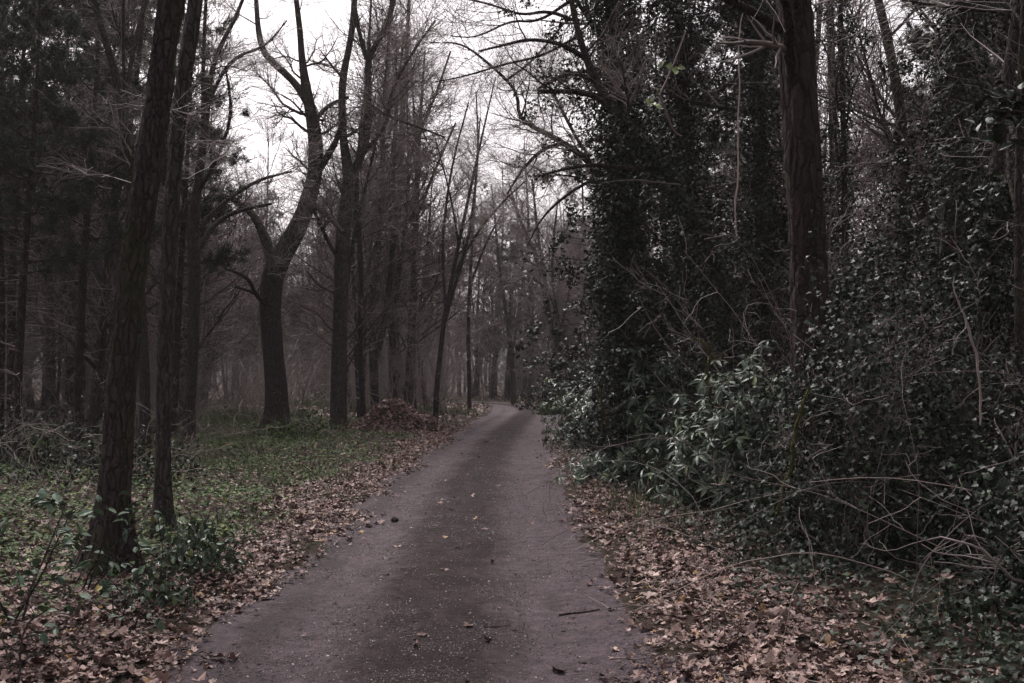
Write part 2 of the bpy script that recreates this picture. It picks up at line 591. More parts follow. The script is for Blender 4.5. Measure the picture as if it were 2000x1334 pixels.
gx = axis(-200, 200, -4.5, 4.5, .12)
gy = axis(-40, 240, 2, 34, .16, 1.05)
X, Y = np.meshgrid(gx, gy)
Z = gz(X, Y)
n_, m_ = len(gx), len(gy)
i_ = (np.arange(m_ - 1)[:, None] * n_ + np.arange(n_ - 1)[None]).reshape(-1)
g = Geo()
g.add(np.stack([X, Y, Z], -1), np.stack([i_, i_ + 1, i_ + 1 + n_, i_ + n_], 1))
tag(g.build('forest_floor', M_SOIL), 'dark leaf mould of the wood floor on both sides of the track', 'ground', kind='structure')

ry = np.concatenate([np.arange(-20, 40, .12), np.arange(40, 130, .4)])
ru = np.linspace(-1.85, 1.85, 46)
U, YY = np.meshgrid(ru, ry)
XX = road_c(YY) + U
n_, m_ = len(ru), len(ry)
i_ = (np.arange(m_ - 1)[:, None] * n_ + np.arange(n_ - 1)[None]).reshape(-1)
g = Geo()
g.add(np.stack([XX, YY, road_z(U, YY)], -1), np.stack([i_, i_ + 1, i_ + 1 + n_, i_ + n_], 1))
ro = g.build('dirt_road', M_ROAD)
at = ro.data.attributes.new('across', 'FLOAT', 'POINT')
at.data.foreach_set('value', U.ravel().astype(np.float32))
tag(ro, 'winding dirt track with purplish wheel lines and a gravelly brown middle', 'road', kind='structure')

# ---------------------------------------------------------------- tree builders
def limbs_block(lines, n=16):
    """stack centre lines of different trees limbs, resampled to n points"""
    P, R = [], []
    for p, r in lines:
        q = smooth_line(np.column_stack([p, r]), n, 0)
        P.append(q[:, :3])
        R.append(q[:, 3])
    return np.array(P), np.array(R)

def twiggy(geo, rng, P, R, n1=20, n2=150, n3=900, n4=0, l1=(1.2, 2.8), l2=(.6, 1.4), l3=(.25, .7), l4=(.12, .35), t1=(.3, 1), ang=(35, 70), up=.05, flat=.2, wander=.14, mat_t=1, mat_b=0, rk=.5, rtw=.0016):
    """three or four orders of bare branches on the limbs P"""
    A, a = grow(rng, P, R, n1, t1, l1, ang, 9, up, wander, rk, rmin=.004, flat=flat)
    tube(A, a, 5, geo, mat_b)
    B, b = grow(rng, A, a, n2, (.15, 1), l2, (30, 60), 6, up * .7, wander, .6, rmin=.0028, flat=flat)
    tube(B, b, 4, geo, mat_t)
    if n3:
        AB = np.concatenate([B])
        C, c = grow(rng, AB, b, n3, (.15, 1), l3, (28, 60), 5, up * .5, wander, .65, rmin=rtw, flat=flat)
        tube(C, c, 3, geo, mat_t)
        if n4:
            D, d = grow(rng, C, c, n4, (.1, 1), l4, (25, 60), 4, .02, wander, .7, rmin=rtw * .8, flat=flat)
            tube(D, d, 3, geo, mat_t)
            return A, B, C, D
        return A, B, C
    return A, B

WID = .76
def hero(name, label, d, trunk, limbs=(), tw=None, d1=None, bark=M_BARK, twig=M_TWIG, group=None, cat='tree', seed=1, flare=.7, ivy=None, low=None, sides=20):
    rng = np.random.default_rng(seed)
    k_ = 1.0 if seed in (11, 12) else (.88 if seed == 34 else WID)
    trunk = [(x, y, wd * k_) for x, y, wd in trunk]
    limbs = [[(x, y, max(2.2, wd * (k_ if wd > 8 else .9))) for x, y, wd in L] for L in limbs]
    tp, tr = pxline(trunk, d, d1, n=170 if sides > 26 else 70)
    base = tp[0].copy()
    base[2] = float(gz(base[0], base[1]))
    tp[:, 2] += 0
    if tp[0, 2] > base[2] - .08:                       # carry the trunk down into the soil
        tp = np.concatenate([[[tp[0, 0], tp[0, 1], base[2] - .12]], tp])
        tr = np.concatenate([[tr[0]], tr])
    root = empty(name, base, label, cat, group)
    g = Geo()
    tube(tp, tr, sides, g, 0, .065, flare, seed)
    if seed in (11, 12, 34):                            # deep furrows of the near trunks
        co = g.v[-1].reshape(len(tp), sides, 3)
        ax = tp[:, None, :]
        q = co * np.array([22, 22, 3.2]) + .8 * noise(co * 4, 91)[..., None]
        rid = 1 - np.abs(noise(q, 90)) * 2.2
        co += ((co - ax) * (.075 * np.clip(rid, -1, 1)[..., None])).astype(np.float32)
    g.build('trunk', bark, root, base)
    g = Geo()
    lines = [(tp[int(len(tp) * .25):], tr[int(len(tp) * .25):])]
    for i, L in enumerate(limbs):
        dd = rng.uniform(-.09, .09) * d
        p, r = pxline(L, d, d + dd, 20)
        # meet the trunk
        lines.append((p, r))
        tube(p, r, 8, g, 0, .06, 0, seed + i)
    P, R = limbs_block(lines)
    if tw is not None:
        twiggy(g, rng, P, R, **tw)
    if low is not None:                                # fine low sprays on the trunk
        i0, i1 = int(len(tp) * low[1]), int(len(tp) * low[2])
        P2, R2 = limbs_block([(tp[i0:i1], tr[i0:i1])])
        A, a = grow(rng, P2, R2, low[0], (0, 1), (.6, 1.5), (60, 100), 9, .03, .13, .05, rmax=.0055 if d > 9.3 else .0045, rmin=.0025, flat=.5)
        tube(A, a, 4, g, 1)
        B, b = grow(rng, A, a, low[0] * 7, (.2, 1), (.25, .7), (25, 55), 6, .02, .16, .6, rmin=.0018, flat=.5)
        tube(B, b, 3, g, 1)
        C, c = grow(rng, B, b, low[0] * 18, (.2, 1), (.1, .28), (25, 55), 4, .02, .16, .7, rmin=.0014, flat=.4)
        tube(C, c, 3, g, 1)
    if g.n:
        g.build('crown', [bark, twig], root, base)
    if ivy is not None:
        gi = Geo()
        ivy_on(gi, rng, tp, tr, **ivy)
        gi.build('ivy', [M_IVY, M_BARK], root, base)
    return root

def ivy_on(geo, rng, tp, tr, n=5000, thick=.3, z0=.2, z1=9., size=(.035, .07), sprays=60):
    """ivy leaves round a trunk, hanging outwards in clumps"""
    K = len(tp)
    ok = np.where((tp[:, 2] > z0) & (tp[:, 2] < z1))[0]
    t = rng.uniform(ok[0], ok[-1] - 1e-3, n)
    i = t.astype(int)
    u = (t - i)[:, None]
    c = tp[i] * (1 - u) + tp[np.minimum(i + 1, K - 1)] * u
    r = tr[i]
    th = rng.uniform(0, 2 * math.pi, n)
    o = np.stack([np.cos(th), np.sin(th), np.zeros(n)], 1)
    lump = .55 + .75 * np.clip(noise(np.stack([np.cos(th) * 1.3, np.sin(th) * 1.3, c[:, 2] * 1.4], 1), 31) + .35, 0, 1.2)
    q = rng.random(n) ** .55
    pos = c + o * (r + thick * lump * q)[:, None]
    pos += rng.normal(size=(n, 3)) * .03
    sg = []
    # side sprays of ivy shoots carrying more leaves
    if sprays:
        P, R = limbs_block([(tp[ok[0]:ok[-1] + 1], tr[ok[0]:ok[-1] + 1])])
        A, a = grow(rng, P, R, sprays, (0, 1), (thick * 1.6, thick * 4.6), (50, 110), 7, -.02, .2, .1, rmax=.01, rmin=.003, flat=.3, shrink=0)
        tube(A, a, 4, geo, 1)
        B, b = grow(rng, A, a, sprays * 4, (.3, 1), (.15, .5), (30, 70), 5, -.03, .2, .6, rmin=.002)
        tube(B, b, 3, geo, 1)
        m = sprays * 70
        ii = rng.integers(0, len(B), m)
        p2, T2, _ = at_t(B, b, ii, rng.random(m))
        p2 += rng.normal(size=(m, 3)) * .04
        f2 = unit(T2 + rng.normal(size=(m, 3)) * .8 + np.array([0, 0, -.5]))
        u2 = unit(rng.normal(size=(m, 3)) * .5 + np.array([0, 0, 1.0]))
        leaves_at(geo, rng, IVY, p2, f2, u2, rng.uniform(*size, m) * 1.05)
    fwd = unit(rng.normal(size=(n, 3)) * .55 + np.array([0, 0, -.8]) + o * .35)
    up = unit(o + rng.normal(size=(n, 3)) * .45 + np.array([0, 0, .35]))
    leaves_at(geo, rng, IVY, pos, fwd, up, rng.uniform(*size, n))

# ---------------------------------------------------------------- trees one can point to: left of the track
BIG = dict(n1=34, n2=340, n3=2600, n4=5200)
MIDT = dict(n1=28, n2=250, n3=1800, n4=3200)
hero('bare_tree', 'thick dark trunk leaning right, mossy foot, nearest of the left wood', 7.75,
     [(195, 1150, 58), (205, 1090, 58), (219, 980, 54), (229, 860, 49), (248, 640, 51), (263, 500, 47), (286, 350, 54), (310, 200, 46), (323, 80, 45), (335, 0, 52), (360, -200, 48), (400, -600, 38), (440, -1200, 24), (450, -1900, 8)],
     [[(398, -580, 30), (300, -800, 22), (150, -1000, 12)], [(380, -350, 30), (520, -600, 20), (700, -900, 10)]], dict(n1=16, n2=120, n3=700, t1=(.35, 1)), seed=11, flare=1.9, low=(7, .2, .55), sides=72)
hero('bare_tree', 'slender knobbly trunk just behind the thick leaning trunk, pale twigs at its waist', 9.6,
     [(318, 1072, 32), (317, 1000, 27), (318, 850, 27), (322, 700, 28), (328, 550, 28), (335, 400, 27), (345, 300, 26), (353, 200, 27), (362, 130, 27), (372, 80, 30), (380, 20, 26), (388, -60, 25), (420, -500, 20), (450, -1300, 7)],
     [[(384, -20, 16), (420, -120, 12), (520, -260, 6)]], dict(n1=14, n2=110, n3=700, n4=1200, t1=(.3, 1)), seed=12, bark=M_BARKG, low=(26, .28, .62), flare=1.3, sides=48)
hero('bare_tree', 'dark tree with thin crooked stems right of the slender knobbly trunk', 20.5,
     [(366, 890, 36), (370, 800, 28), (376, 700, 28), (380, 600, 27), (380, 500, 30), (376, 440, 32), (386, 360, 22), (399, 260, 20), (405, 200, 17), (412, 140, 14), (430, 90, 12), (468, 20, 9), (500, -80, 6)],
     [[(380, 500, 16), (420, 432, 13), (470, 410, 10), (530, 398, 6)], [(378, 455, 14), (430, 400, 11), (500, 352, 8), (570, 335, 4)], [(404, 205, 10), (450, 112, 8), (520, 92, 5), (560, 40, 3)], [(398, 262, 13), (396, 150, 11), (402, 0, 9), (410, -150, 5)], [(384, 380, 12), (430, 300, 9), (455, 220, 7), (440, 130, 5)]], dict(n1=24, n2=220, n3=1700, n4=2800, l1=(1.0, 2.6), rk=.35), seed=13)
hero('bare_tree', 'dark twin-forked trunk crossing behind the thick leaning trunk', 19.8,
     [(284, 897, 28), (283, 800, 26), (280, 650, 25), (268, 500, 24), (258, 380, 24), (250, 300, 22), (240, 220, 22), (222, 130, 19), (200, 60, 17), (180, -10, 16), (150, -150, 8)],
     [[(245, 235, 14), (250, 150, 13), (268, 60, 12), (302, -50, 8)], [(243, 190, 8), (240, 60, 7), (243, -60, 5)], [(250, 310, 9), (190, 350, 7), (110, 330, 4)]], MIDT, seed=14)
hero('oak_tree', 'stout crooked old oak with elbowed fork left of the straight forked tree', 27.0,
     [(543, 855, 64), (540, 760, 54), (531, 660, 50), (527, 590, 52), (535, 530, 58), (556, 490, 52), (583, 440, 46), (603, 390, 40), (616, 340, 38), (617, 280, 38), (609, 225, 32), (598, 175, 26), (590, 120, 18), (585, 50, 15), (575, -30, 12), (570, -160, 5)],
     [[(534, 520, 32), (520, 470, 26), (502, 430, 22), (482, 405, 18), (440, 380, 12), (410, 395, 7)], [(603, 205, 24), (580, 165, 20), (548, 135, 20), (518, 110, 17), (505, 70, 15), (500, 0, 12), (495, -120, 6)],
      [(622, 330, 22), (640, 305, 18), (660, 270, 14), (672, 220, 9)], [(606, 395, 20), (640, 420, 14), (672, 455, 10)], [(520, 590, 14), (495, 570, 10), (460, 560, 6)], [(528, 600, 14), (500, 580, 11), (485, 540, 8), (440, 525, 5)], [(612, 240, 13), (640, 205, 11), (680, 190, 7)]],
     dict(n1=40, n2=420, n3=3800, n4=6500, wander=.2, l1=(1.3, 3.4), l2=(.7, 1.7), rk=.28), seed=15, flare=.9, sides=24)
hero('bare_tree', 'straight dark trunk forking high like a tuning fork, beside the leaf heap', 27.5,
     [(658, 853, 38), (660, 760, 38), (663, 660, 37), (667, 560, 37), (669, 470, 38), (676, 400, 36), (683, 345, 32), (672, 290, 22), (668, 220, 20), (669, 150, 19), (683, 90, 16), (692, 20, 15), (696, -80, 10), (700, -200, 4)],
     [[(685, 345, 26), (704, 310, 22), (718, 270, 20), (720, 200, 19), (717, 120, 18), (728, 96, 17), (752, 60, 16), (768, 10, 15), (780, -80, 10), (790, -200, 4)], [(716, 115, 12), (700, 60, 11), (692, 0, 8), (680, -80, 4)], [(720, 200, 8), (750, 225, 7), (810, 245, 6), (868, 268, 4)],
      [(668, 520, 12), (640, 470, 10), (612, 410, 8), (590, 350, 5)], [(662, 575, 9), (625, 560, 8), (600, 530, 5)], [(712, 295, 12), (755, 250, 10), (762, 180, 8), (800, 110, 6), (850, 40, 4)]], BIG, seed=16, flare=.25, bark=M_BARKG)
hero('bare_tree', 'thin dark trunk rising out of the near flank of the leaf heap', 28.5,
     [(710, 836, 16), (706, 740, 15), (703, 640, 15), (706, 560, 15), (701, 450, 15), (695, 380, 13), (700, 300, 11), (715, 180, 9), (722, 60, 7), (728, -60, 4)],
     [[(705, 560, 8), (722, 510, 7), (745, 440, 5), (765, 360, 3)]], MIDT, seed=17, flare=.3, sides=12)
hero('bare_tree', 'dark trunk splitting low into a narrow vee on top of the leaf heap', 33.0,
     [(733, 808, 23), (731, 750, 22), (729, 690, 22), (725, 640, 19), (724, 590, 17), (732, 540, 16), (741, 480, 15), (744, 380, 13), (748, 280, 12), (756, 150, 9), (762, 20, 6)],
     [[(733, 700, 18), (750, 640, 16), (757, 580, 15), (766, 520, 15), (770, 430, 14), (768, 330, 12), (775, 200, 9), (790, 60, 6)]], BIG, seed=18, flare=.3, sides=14)
hero('bare_tree', 'straight dark pole of a tree right behind the leaf heap', 38.0,
     [(769, 790, 24), (767, 700, 23), (771, 600, 23), (773, 500, 22), (777, 400, 19), (782, 300, 17), (787, 200, 14), (795, 80, 10), (800, -40, 5)],
     [[(778, 370, 11), (810, 280, 9), (850, 190, 6), (880, 100, 4)]], BIG, seed=19, flare=.3, sides=14)
hero('bare_tree', 'thin upright trunk between the leaf heap and the leaning slender tree', 38.0,
     [(806, 795, 19), (804, 700, 18), (808, 600, 17), (810, 480, 15), (815, 360, 12), (820, 240, 9), (830, 100, 5)], [[(812, 430, 8), (850, 330, 6), (890, 240, 4)]], BIG, seed=20, flare=.3, sides=12)
hero('bare_tree', 'slender tree leaning right over the track edge, fanning into long thin rods', 30.5,
     [(851, 819, 15), (853, 760, 14), (860, 690, 13), (868, 620, 12), (880, 560, 11), (893, 490, 10), (908, 420, 9), (925, 340, 7), (945, 250, 5), (968, 150, 3)],
     [[(866, 640, 9), (885, 570, 8), (912, 480, 7), (925, 400, 6), (935, 300, 4), (930, 180, 3)], [(884, 545, 7), (920, 470, 6), (975, 400, 5), (1030, 350, 3)], [(870, 600, 7), (862, 480, 6), (880, 330, 5), (915, 200, 3)], [(895, 470, 5), (880, 380, 4), (850, 270, 3)]],
     dict(n1=30, n2=300, n3=2200, n4=3600, l1=(1., 2.2), ang=(15, 45), up=.08), seed=21, flare=.2, sides=12)
hero('bare_tree', 'very thin trunk beyond the leaning slender tree, nearest the bend on its left', 44.0,
     [(917, 792, 11), (916, 720, 11), (914, 640, 10), (918, 540, 9), (925, 430, 8), (930, 330, 6), (938, 230, 3)], [[(918, 560, 6), (950, 470, 5), (985, 410, 3)]], MIDT, seed=22, flare=.2, sides=10)

# ---------------------------------------------------------------- beyond the bend
hero('bare_tree', 'thin dark trunk standing right at the end of the visible track', 58.0,
     [(1003, 790, 13), (1001, 720, 12), (995, 650, 11), (985, 590, 10), (975, 520, 8), (968, 440, 6), (960, 360, 3)], [[(1000, 690, 7), (1012, 620, 6), (1022, 540, 4)]], MIDT, seed=23, flare=.2, sides=10)
hero('bare_tree', 'tall thin tree leaning left over the bend, right of the track end', 45.0,
     [(1112, 770, 15), (1098, 720, 14), (1083, 660, 13), (1068, 600, 13), (1057, 540, 12), (1044, 490, 11), (1025, 450, 9), (1008, 410, 7), (995, 360, 4)], [[(1075, 630, 8), (1060, 520, 7), (1048, 440, 6), (1040, 350, 4)], [(1086, 670, 6), (1110, 590, 5), (1120, 500, 3)]], BIG, seed=24, flare=.2, sides=12)
hero('bare_tree', 'lighter leaning stem beside the tree that leans left over the bend', 41.0,
     [(1128, 760, 10), (1112, 690, 9), (1090, 620, 8), (1078, 550, 7), (1080, 470, 6), (1090, 390, 3)], [[(1092, 630, 5), (1070, 560, 4), (1030, 540, 3)]], MIDT, seed=25, flare=.2, bark=M_BARKG, sides=10)

# ---------------------------------------------------------------- trees one can point to: right of the track
IV = dict(n1=14, n2=110, n3=600)
hero('ivy_clad_tree', 'tree smothered in a thick column of ivy close to the right edge of the track', 15.0,
     [(1222, 915, 44), (1218, 700, 42), (1212, 500, 40), (1208, 300, 38), (1200, 100, 36), (1190, -60, 34), (1180, -500, 18), (1175, -800, 6)], (), IV, seed=31,
     ivy=dict(n=34000, thick=.44, z0=.3, z1=10.5, sprays=190, size=(.045, .08)))
hero('bare_tree', 'dark tree leaning steeply left across the ivy column, crooked limbs over the track', 13.2,
     [(1450, 930, 34), (1430, 700, 32), (1400, 500, 32), (1340, 400, 30), (1265, 295, 28), (1192, 212, 24), (1150, 130, 20), (1128, 60, 16), (1112, -20, 14), (1090, -200, 6)],
     [[(1140, 112, 15), (1105, 90, 13), (1070, 80, 10), (1028, 77, 8), (985, 88, 6), (935, 100, 4)], [(1165, 160, 12), (1120, 140, 10), (1088, 152, 8), (1050, 174, 6)], [(1215, 240, 16), (1175, 192, 15), (1122, 178, 13), (1050, 179, 12)],
      [(1290, 330, 16), (1230, 330, 13), (1160, 320, 10), (1100, 330, 7), (1050, 345, 4)], [(1122, 40, 10), (1070, 20, 8), (1017, 31, 6), (965, 10, 5), (900, -5, 4)], [(1130, 70, 9), (1060, 110, 6), (985, 125, 5), (905, 150, 4), (850, 160, 2)], [(1116, 0, 8), (1050, 45, 6), (1000, 38, 5), (930, 75, 4), (880, 70, 2)]],
     dict(n1=30, n2=220, n3=1300, n4=2000, l1=(.8, 2.0), ang=(30, 70)), seed=32, flare=.3, ivy=dict(n=5200, thick=.17, z0=.3, z1=5.0, sprays=60))
hero('bare_tree', 'crooked bare limb tree whose zigzag branch reaches highest over the sky gap', 19.0,
     [(1330, 900, 30), (1310, 700, 28), (1270, 520, 26), (1215, 400, 22), (1150, 310, 18), (1085, 270, 14), (1030, 243, 11), (1011, 222, 9), (1012, 185, 9), (992, 158, 8), (950, 120, 7), (900, 82, 5), (840, 84, 3)],
     [[(1100, 280, 10), (1060, 290, 8), (1020, 330, 6), (990, 380, 3)], [(990, 156, 6), (1040, 120, 5), (1090, 60, 4), (1130, 10, 3)], [(1150, 312, 10), (1110, 240, 8), (1080, 180, 6), (1050, 120, 4)], [(1180, 340, 9), (1120, 370, 7), (1060, 420, 5), (1030, 480, 3)]],
     dict(n1=40, n2=360, n3=2600, n4=4600, l1=(.9, 2.4), ang=(30, 70)), seed=33, flare=.3, bark=M_BARK)
hero('pine_tree', 'large straight pine trunk with ridged reddish bark on the right, limb at its top', 9.2,
     [(1596, 1080, 88), (1590, 900, 84), (1583, 700, 80), (1576, 450, 77), (1566, 300, 75), (1558, 150, 74), (1552, 0, 76), (1545, -200, 70), (1535, -700, 56), (1530, -1500, 24)],
     [[(1535, 62, 26), (1500, 40, 24), (1460, 18, 22), (1410, -5, 18), (1340, -60, 12), (1260, -140, 6)], [(1575, -300, 30), (1700, -420, 18), (1850, -500, 8)]], dict(n1=16, n2=100, n3=500, t1=(.1, 1)), seed=34, bark=M_PINE, flare=.4, sides=72)
hero('ivy_clad_tree', 'ivied trunk just right of the steeply leaning dark tree', 17.0,
     [(1352, 900, 26), (1348, 700, 25), (1342, 500, 24), (1335, 300, 24), (1328, 100, 22), (1325, -60, 20), (1320, -500, 8)], (), IV, seed=35, ivy=dict(n=20000, thick=.42, z0=.3, z1=11, sprays=240, size=(.045, .08)))
hero('ivy_clad_tree', 'ivied trunk standing just left of the large reddish pine trunk', 16.0,
     [(1492, 900, 28), (1488, 700, 27), (1484, 500, 27), (1482, 300, 26), (1476, 100, 24), (1470, -60, 22), (1460, -500, 8)], (), IV, seed=36, ivy=dict(n=14000, thick=.32, z0=.3, z1=10, sprays=190, size=(.04, .075)))
hero('pine_tree', 'thin reddish pine stem seen just right of the large pine trunk', 24.0,
     [(1632, 880, 24), (1632, 600, 23), (1630, 400, 22), (1626, 200, 21), (1622, 50, 20), (1618, -200, 15), (1615, -500, 6)], (), dict(n1=20, n2=120, n3=500, flat=.5), seed=37, bark=M_PINE, flare=.3, sides=12)
hero('ivy_clad_tree', 'slim ivied stem touching the thin reddish pine stem on its right', 15.5,
     [(1655, 920, 16), (1652, 700, 16), (1650, 500, 16), (1648, 300, 15), (1644, 100, 13), (1640, -60, 11), (1635, -300, 5)], (), IV, seed=38, ivy=dict(n=3200, thick=.17, z0=.3, z1=7.6, sprays=30), flare=.3, sides=12)
hero('ivy_clad_tree', 'broad dark ivied trunk between the large pine and the far right leaning trunk', 11.5,
     [(1868, 1000, 52), (1865, 800, 50), (1862, 600, 48), (1862, 400, 46), (1868, 200, 44), (1875, 60, 40), (1880, -200, 30), (1885, -600, 10)], (), IV, seed=39, ivy=dict(n=9500, thick=.28, z0=.3, z1=7.5, sprays=110))
hero('ivy_clad_tree', 'leaning dark trunk at the far right with large light ivy leaves at eye height', 9.0,
     [(1925, 1120, 36), (1922, 900, 34), (1925, 700, 33), (1932, 500, 32), (1945, 350, 32), (1962, 200, 30), (1985, 40, 28), (2010, -150, 20), (2040, -500, 8)], (), IV, seed=40, ivy=dict(n=1300, thick=.14, z0=1.9, z1=3.4, size=(.05, .085), sprays=8))
hero('bare_tree', 'thin dark stem at the right border leaning left at its foot', 8.2,
     [(1990, 1120, 22), (1992, 800, 22), (1988, 500, 21), (1990, 300, 20), (1996, 100, 18), (2005, -100, 14), (2020, -500, 5)], [[(1988, 420, 12), (1965, 330, 9), (1975, 220, 6)]], dict(n1=16, n2=110, n3=600), seed=41, flare=.3, sides=12)

# ---------------------------------------------------------------- prototypes for the wood behind
def proto_bare(seed, H=15, r=.15, sway=.35, low=.12, dens=1.0, twig=M_FTWIG, bark=M_BARK):
    rng = np.random.default_rng(seed)
    z = np.linspace(0, H, 14)
    ph = rng.uniform(0, 6, 4)
    p = np.stack([sway * np.sin(z * .23 + ph[0]) - sway * math.sin(ph[0]) + .12 * np.sin(z * .8 + ph[2]) - .12 * math.sin(ph[2]), sway * np.sin(z * .2 + ph[1]) - sway * math.sin(ph[1]), z - .1], 1)
    rr = r * (1 - .88 * (z / H) ** 1.1)
    q = smooth_line(np.column_stack([p, rr]), 40, 1)
    g1 = Geo()
    tube(q[:, :3], q[:, 3], 10, g1, 0, .06, .5, seed)
    g2 = Geo()
    P, R = limbs_block([(q[:, :3], q[:, 3])])
    A, a = grow(rng, P, R, int(34 * dens), (low, 1), (2.0, 4.6), (35, 65), 10, .07, .13, .45, rmin=.008, shrink=.6)
    tube(A, a, 5, g2, 0)
    B, b = grow(rng, A, a, int(260 * dens), (.15, 1), (.8, 2.0), (28, 60), 6, .04, .14, .55, rmin=.008)
    tube(B, b, 4, g2, 1)
    C, c = grow(rng, B, b, int(1900 * dens), (.15, 1), (.35, .95), (25, 60), 5, .02, .15, .6, rmin=.0058)
    tube(C, c, 3, g2, 1)
    D, d = grow(rng, C, c, int(1500 * dens), (.15, 1), (.2, .55), (25, 60), 4, .01, .15, .7, rmin=.0036)
    tube(D, d, 3, g2, 1)
    return g1, g2, [bark, twig]

def proto_pine(seed, H=17, r=.17, low=.45, n=3300, droop=-.03, needles=M_NEEDLE, twig=M_FTWIG):
    rng = np.random.default_rng(seed)
    z = np.linspace(0, H, 12)
    ph = rng.uniform(0, 6, 2)
    p = np.stack([.2 * np.sin(z * .25 + ph[0]) - .2 * math.sin(ph[0]), .2 * np.sin(z * .2 + ph[1]) - .2 * math.sin(ph[1]), z - .1], 1)
    q = smooth_line(np.column_stack([p, r * (1 - .9 * (z / H) ** 1.2)]), 36, 1)
    g1, g2 = Geo(), Geo()
    tube(q[:, :3], q[:, 3], 10, g1, 0, .05, .4, seed)
    P, R = limbs_block([(q[:, :3], q[:, 3])])
    A, a = grow(rng, P, R, 60, (low, 1), (1.6, 4.2), (60, 95), 9, .03, .12, .3, rmax=.05, rmin=.008, flat=.4, shrink=.7)
    tube(A, a, 5, g2, 0)
    B, b = grow(rng, A, a, 420, (.25, 1), (.4, 1.3), (30, 60), 6, .05, .15, .6, rmin=.004, flat=.3)
    tube(B, b, 3, g2, 1)
    i = rng.integers(0, len(B), n)
    pos, T, _ = at_t(B, b, i, rng.uniform(.25, 1, n))
    pos += rng.normal(size=(n, 3)) * .05
    leaves_at(g2, rng, TUFT, pos, unit(T + rng.normal(size=(n, 3)) * .5 + np.array([0, 0, .3])), unit(rng.normal(size=(n, 3))), rng.uniform(.12, .27, n), 2)
    D, d = grow(rng, P, R, 46, (.1, low + .1), (.5, 2.2), (70, 105), 7, -.01, .12, .15, rmax=.02, rmin=.005, flat=.3)    # dead lower branches
    tube(D, d, 4, g2, 1)
    E, e = grow(rng, D, d, 260, (.2, 1), (.2, .7), (30, 65), 5, -.02, .16, .6, rmin=.003)
    tube(E, e, 3, g2, 1)
    return g1, g2, [M_PINE, twig, needles]

def make_proto(kind, gs, loc, label, cat, group):
    g1, g2, mats = gs
    root = empty(kind, loc, label, cat, group)
    g1.build('trunk', mats[0], root)
    g2.build('crown', mats, root)
    return root

PROTOS = {}
def place(kind, key, x, y, rz, sc, label, cat, group):
    z = float(gz(x, y)) - .02
    if key not in PROTOS:
        PROTOS[key] = make_proto(kind, MAKERS[key](), (x, y, z), label, cat, group)
        PROTOS[key].rotation_euler = (0, 0, rz)
        PROTOS[key].scale = (sc, sc, sc)
        return PROTOS[key]
    return copy_thing(PROTOS[key], (x, y, z), rz, sc, label, group)

MAKERS = {
    'b0': lambda: proto_bare(101, 15, .14), 'b1': lambda: proto_bare(102, 13, .10, .5), 'b2': lambda: proto_bare(103, 17, .19, .3, .2), 'b3': lambda: proto_bare(104, 11, .075, .6, .1, .8), 'b4': lambda: proto_bare(105, 14, .12, .7, .1, 1.1),
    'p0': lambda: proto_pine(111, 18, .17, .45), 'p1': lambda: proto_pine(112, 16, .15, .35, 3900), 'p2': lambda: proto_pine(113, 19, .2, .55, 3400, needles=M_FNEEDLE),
}

rng = np.random.default_rng(77)
taken = []
def free(x, y, gap):
    return all((x - a) ** 2 + (y - b) ** 2 > gap * gap for a, b in taken)
ZL = ('bare tree deep in the shaded wood left of the track', 'bare trees of the wood left of the track')
ZR = ('bare tree deep in the tangled wood right of the track', 'bare trees of the wood right of the track')
ZF = ('bare tree closing the view beyond the bend of the track', 'bare trees beyond the bend')
PL = ('dark pine standing among bare trees in the left wood', 'pines of the wood left of the track')
PR = ('dark pine standing behind the ivied trunks right of the track', 'pines of the wood right of the track')
PF = ('pine with thin greyish crown beyond the bend of the track', 'pines beyond the bend')
def fill(n, xr, yr, gap, keys, lab, kind, cat='tree', keep=None, sc=(.8, 1.2)):
    k = t = 0
    while k < n and t < n * 40:
        t += 1
        y = rng.uniform(*yr)
        x = rng.uniform(*xr) * (y / yr[1]) if keep == 'cone' else rng.uniform(*xr)
        u = x - road_c(y)
        if abs(u) < 3.2 or not free(x, y, gap): continue
        if -2.9 < x < 2.6 and y < 56: continue
        if -.305 < x / y < -.175 and y < 57: continue
        if -.36 < x / y < -.12 and y < 50 and (kind == 'pine_tree' or keys[k % len(keys)] in ('b0', 'b2')):
            if kind == 'pine_tree': continue
            keys = keys[1:] + keys[:1] if keys[1] not in ('b0', 'b2') else ['b3', 'b1', 'b4', 'b0']
        taken.append((x, y))
        place(kind, keys[k % len(keys)], x, y, rng.uniform(0, 6.28), rng.uniform(*sc), lab[0], cat, lab[1])
        k += 1
# pines whose dark crowns fill the upper left corner, and the upper right
for x, y, s, key in ((-9.6, 22, .75, 'p1'), (-12.5, 25, .8, 'p1'), (-15.0, 27, .85, 'p0'), (-13.5, 33, .8, 'p1'), (-18, 35, .9, 'p0'), (-10.8, 19, .62, 'p1'), (-9.2, 18.5, .6, 'p1'), (-11.6, 22.5, .72, 'p0'), (-16.5, 31, .85, 'p1'), (-8.3, 24.5, .7, 'p1')):
    taken.append((x, y))
    place('pine_tree', key, x, y, rng.uniform(0, 6), s, PL[0], 'tree', PL[1])
for x, y, s, key in ((9.5, 22, .8, 'p1'), (12.5, 26, .85, 'p0'), (6.6, 25, .75, 'p1'), (13.5, 20, .75, 'p1'), (8.4, 33, .9, 'p0'), (16.5, 32, .9, 'p2'), (5.2, 31, .85, 'p1'), (10.5, 40, .9, 'p2')):
    taken.append((x, y))
    place('pine_tree', key, x, y, rng.uniform(0, 6), s, PR[0], 'tree', PR[1])
fill(10, (-16, -4.2), (24, 34), 2.0, ['b3', 'b0', 'b1', 'b4'], ZL, 'bare_tree')
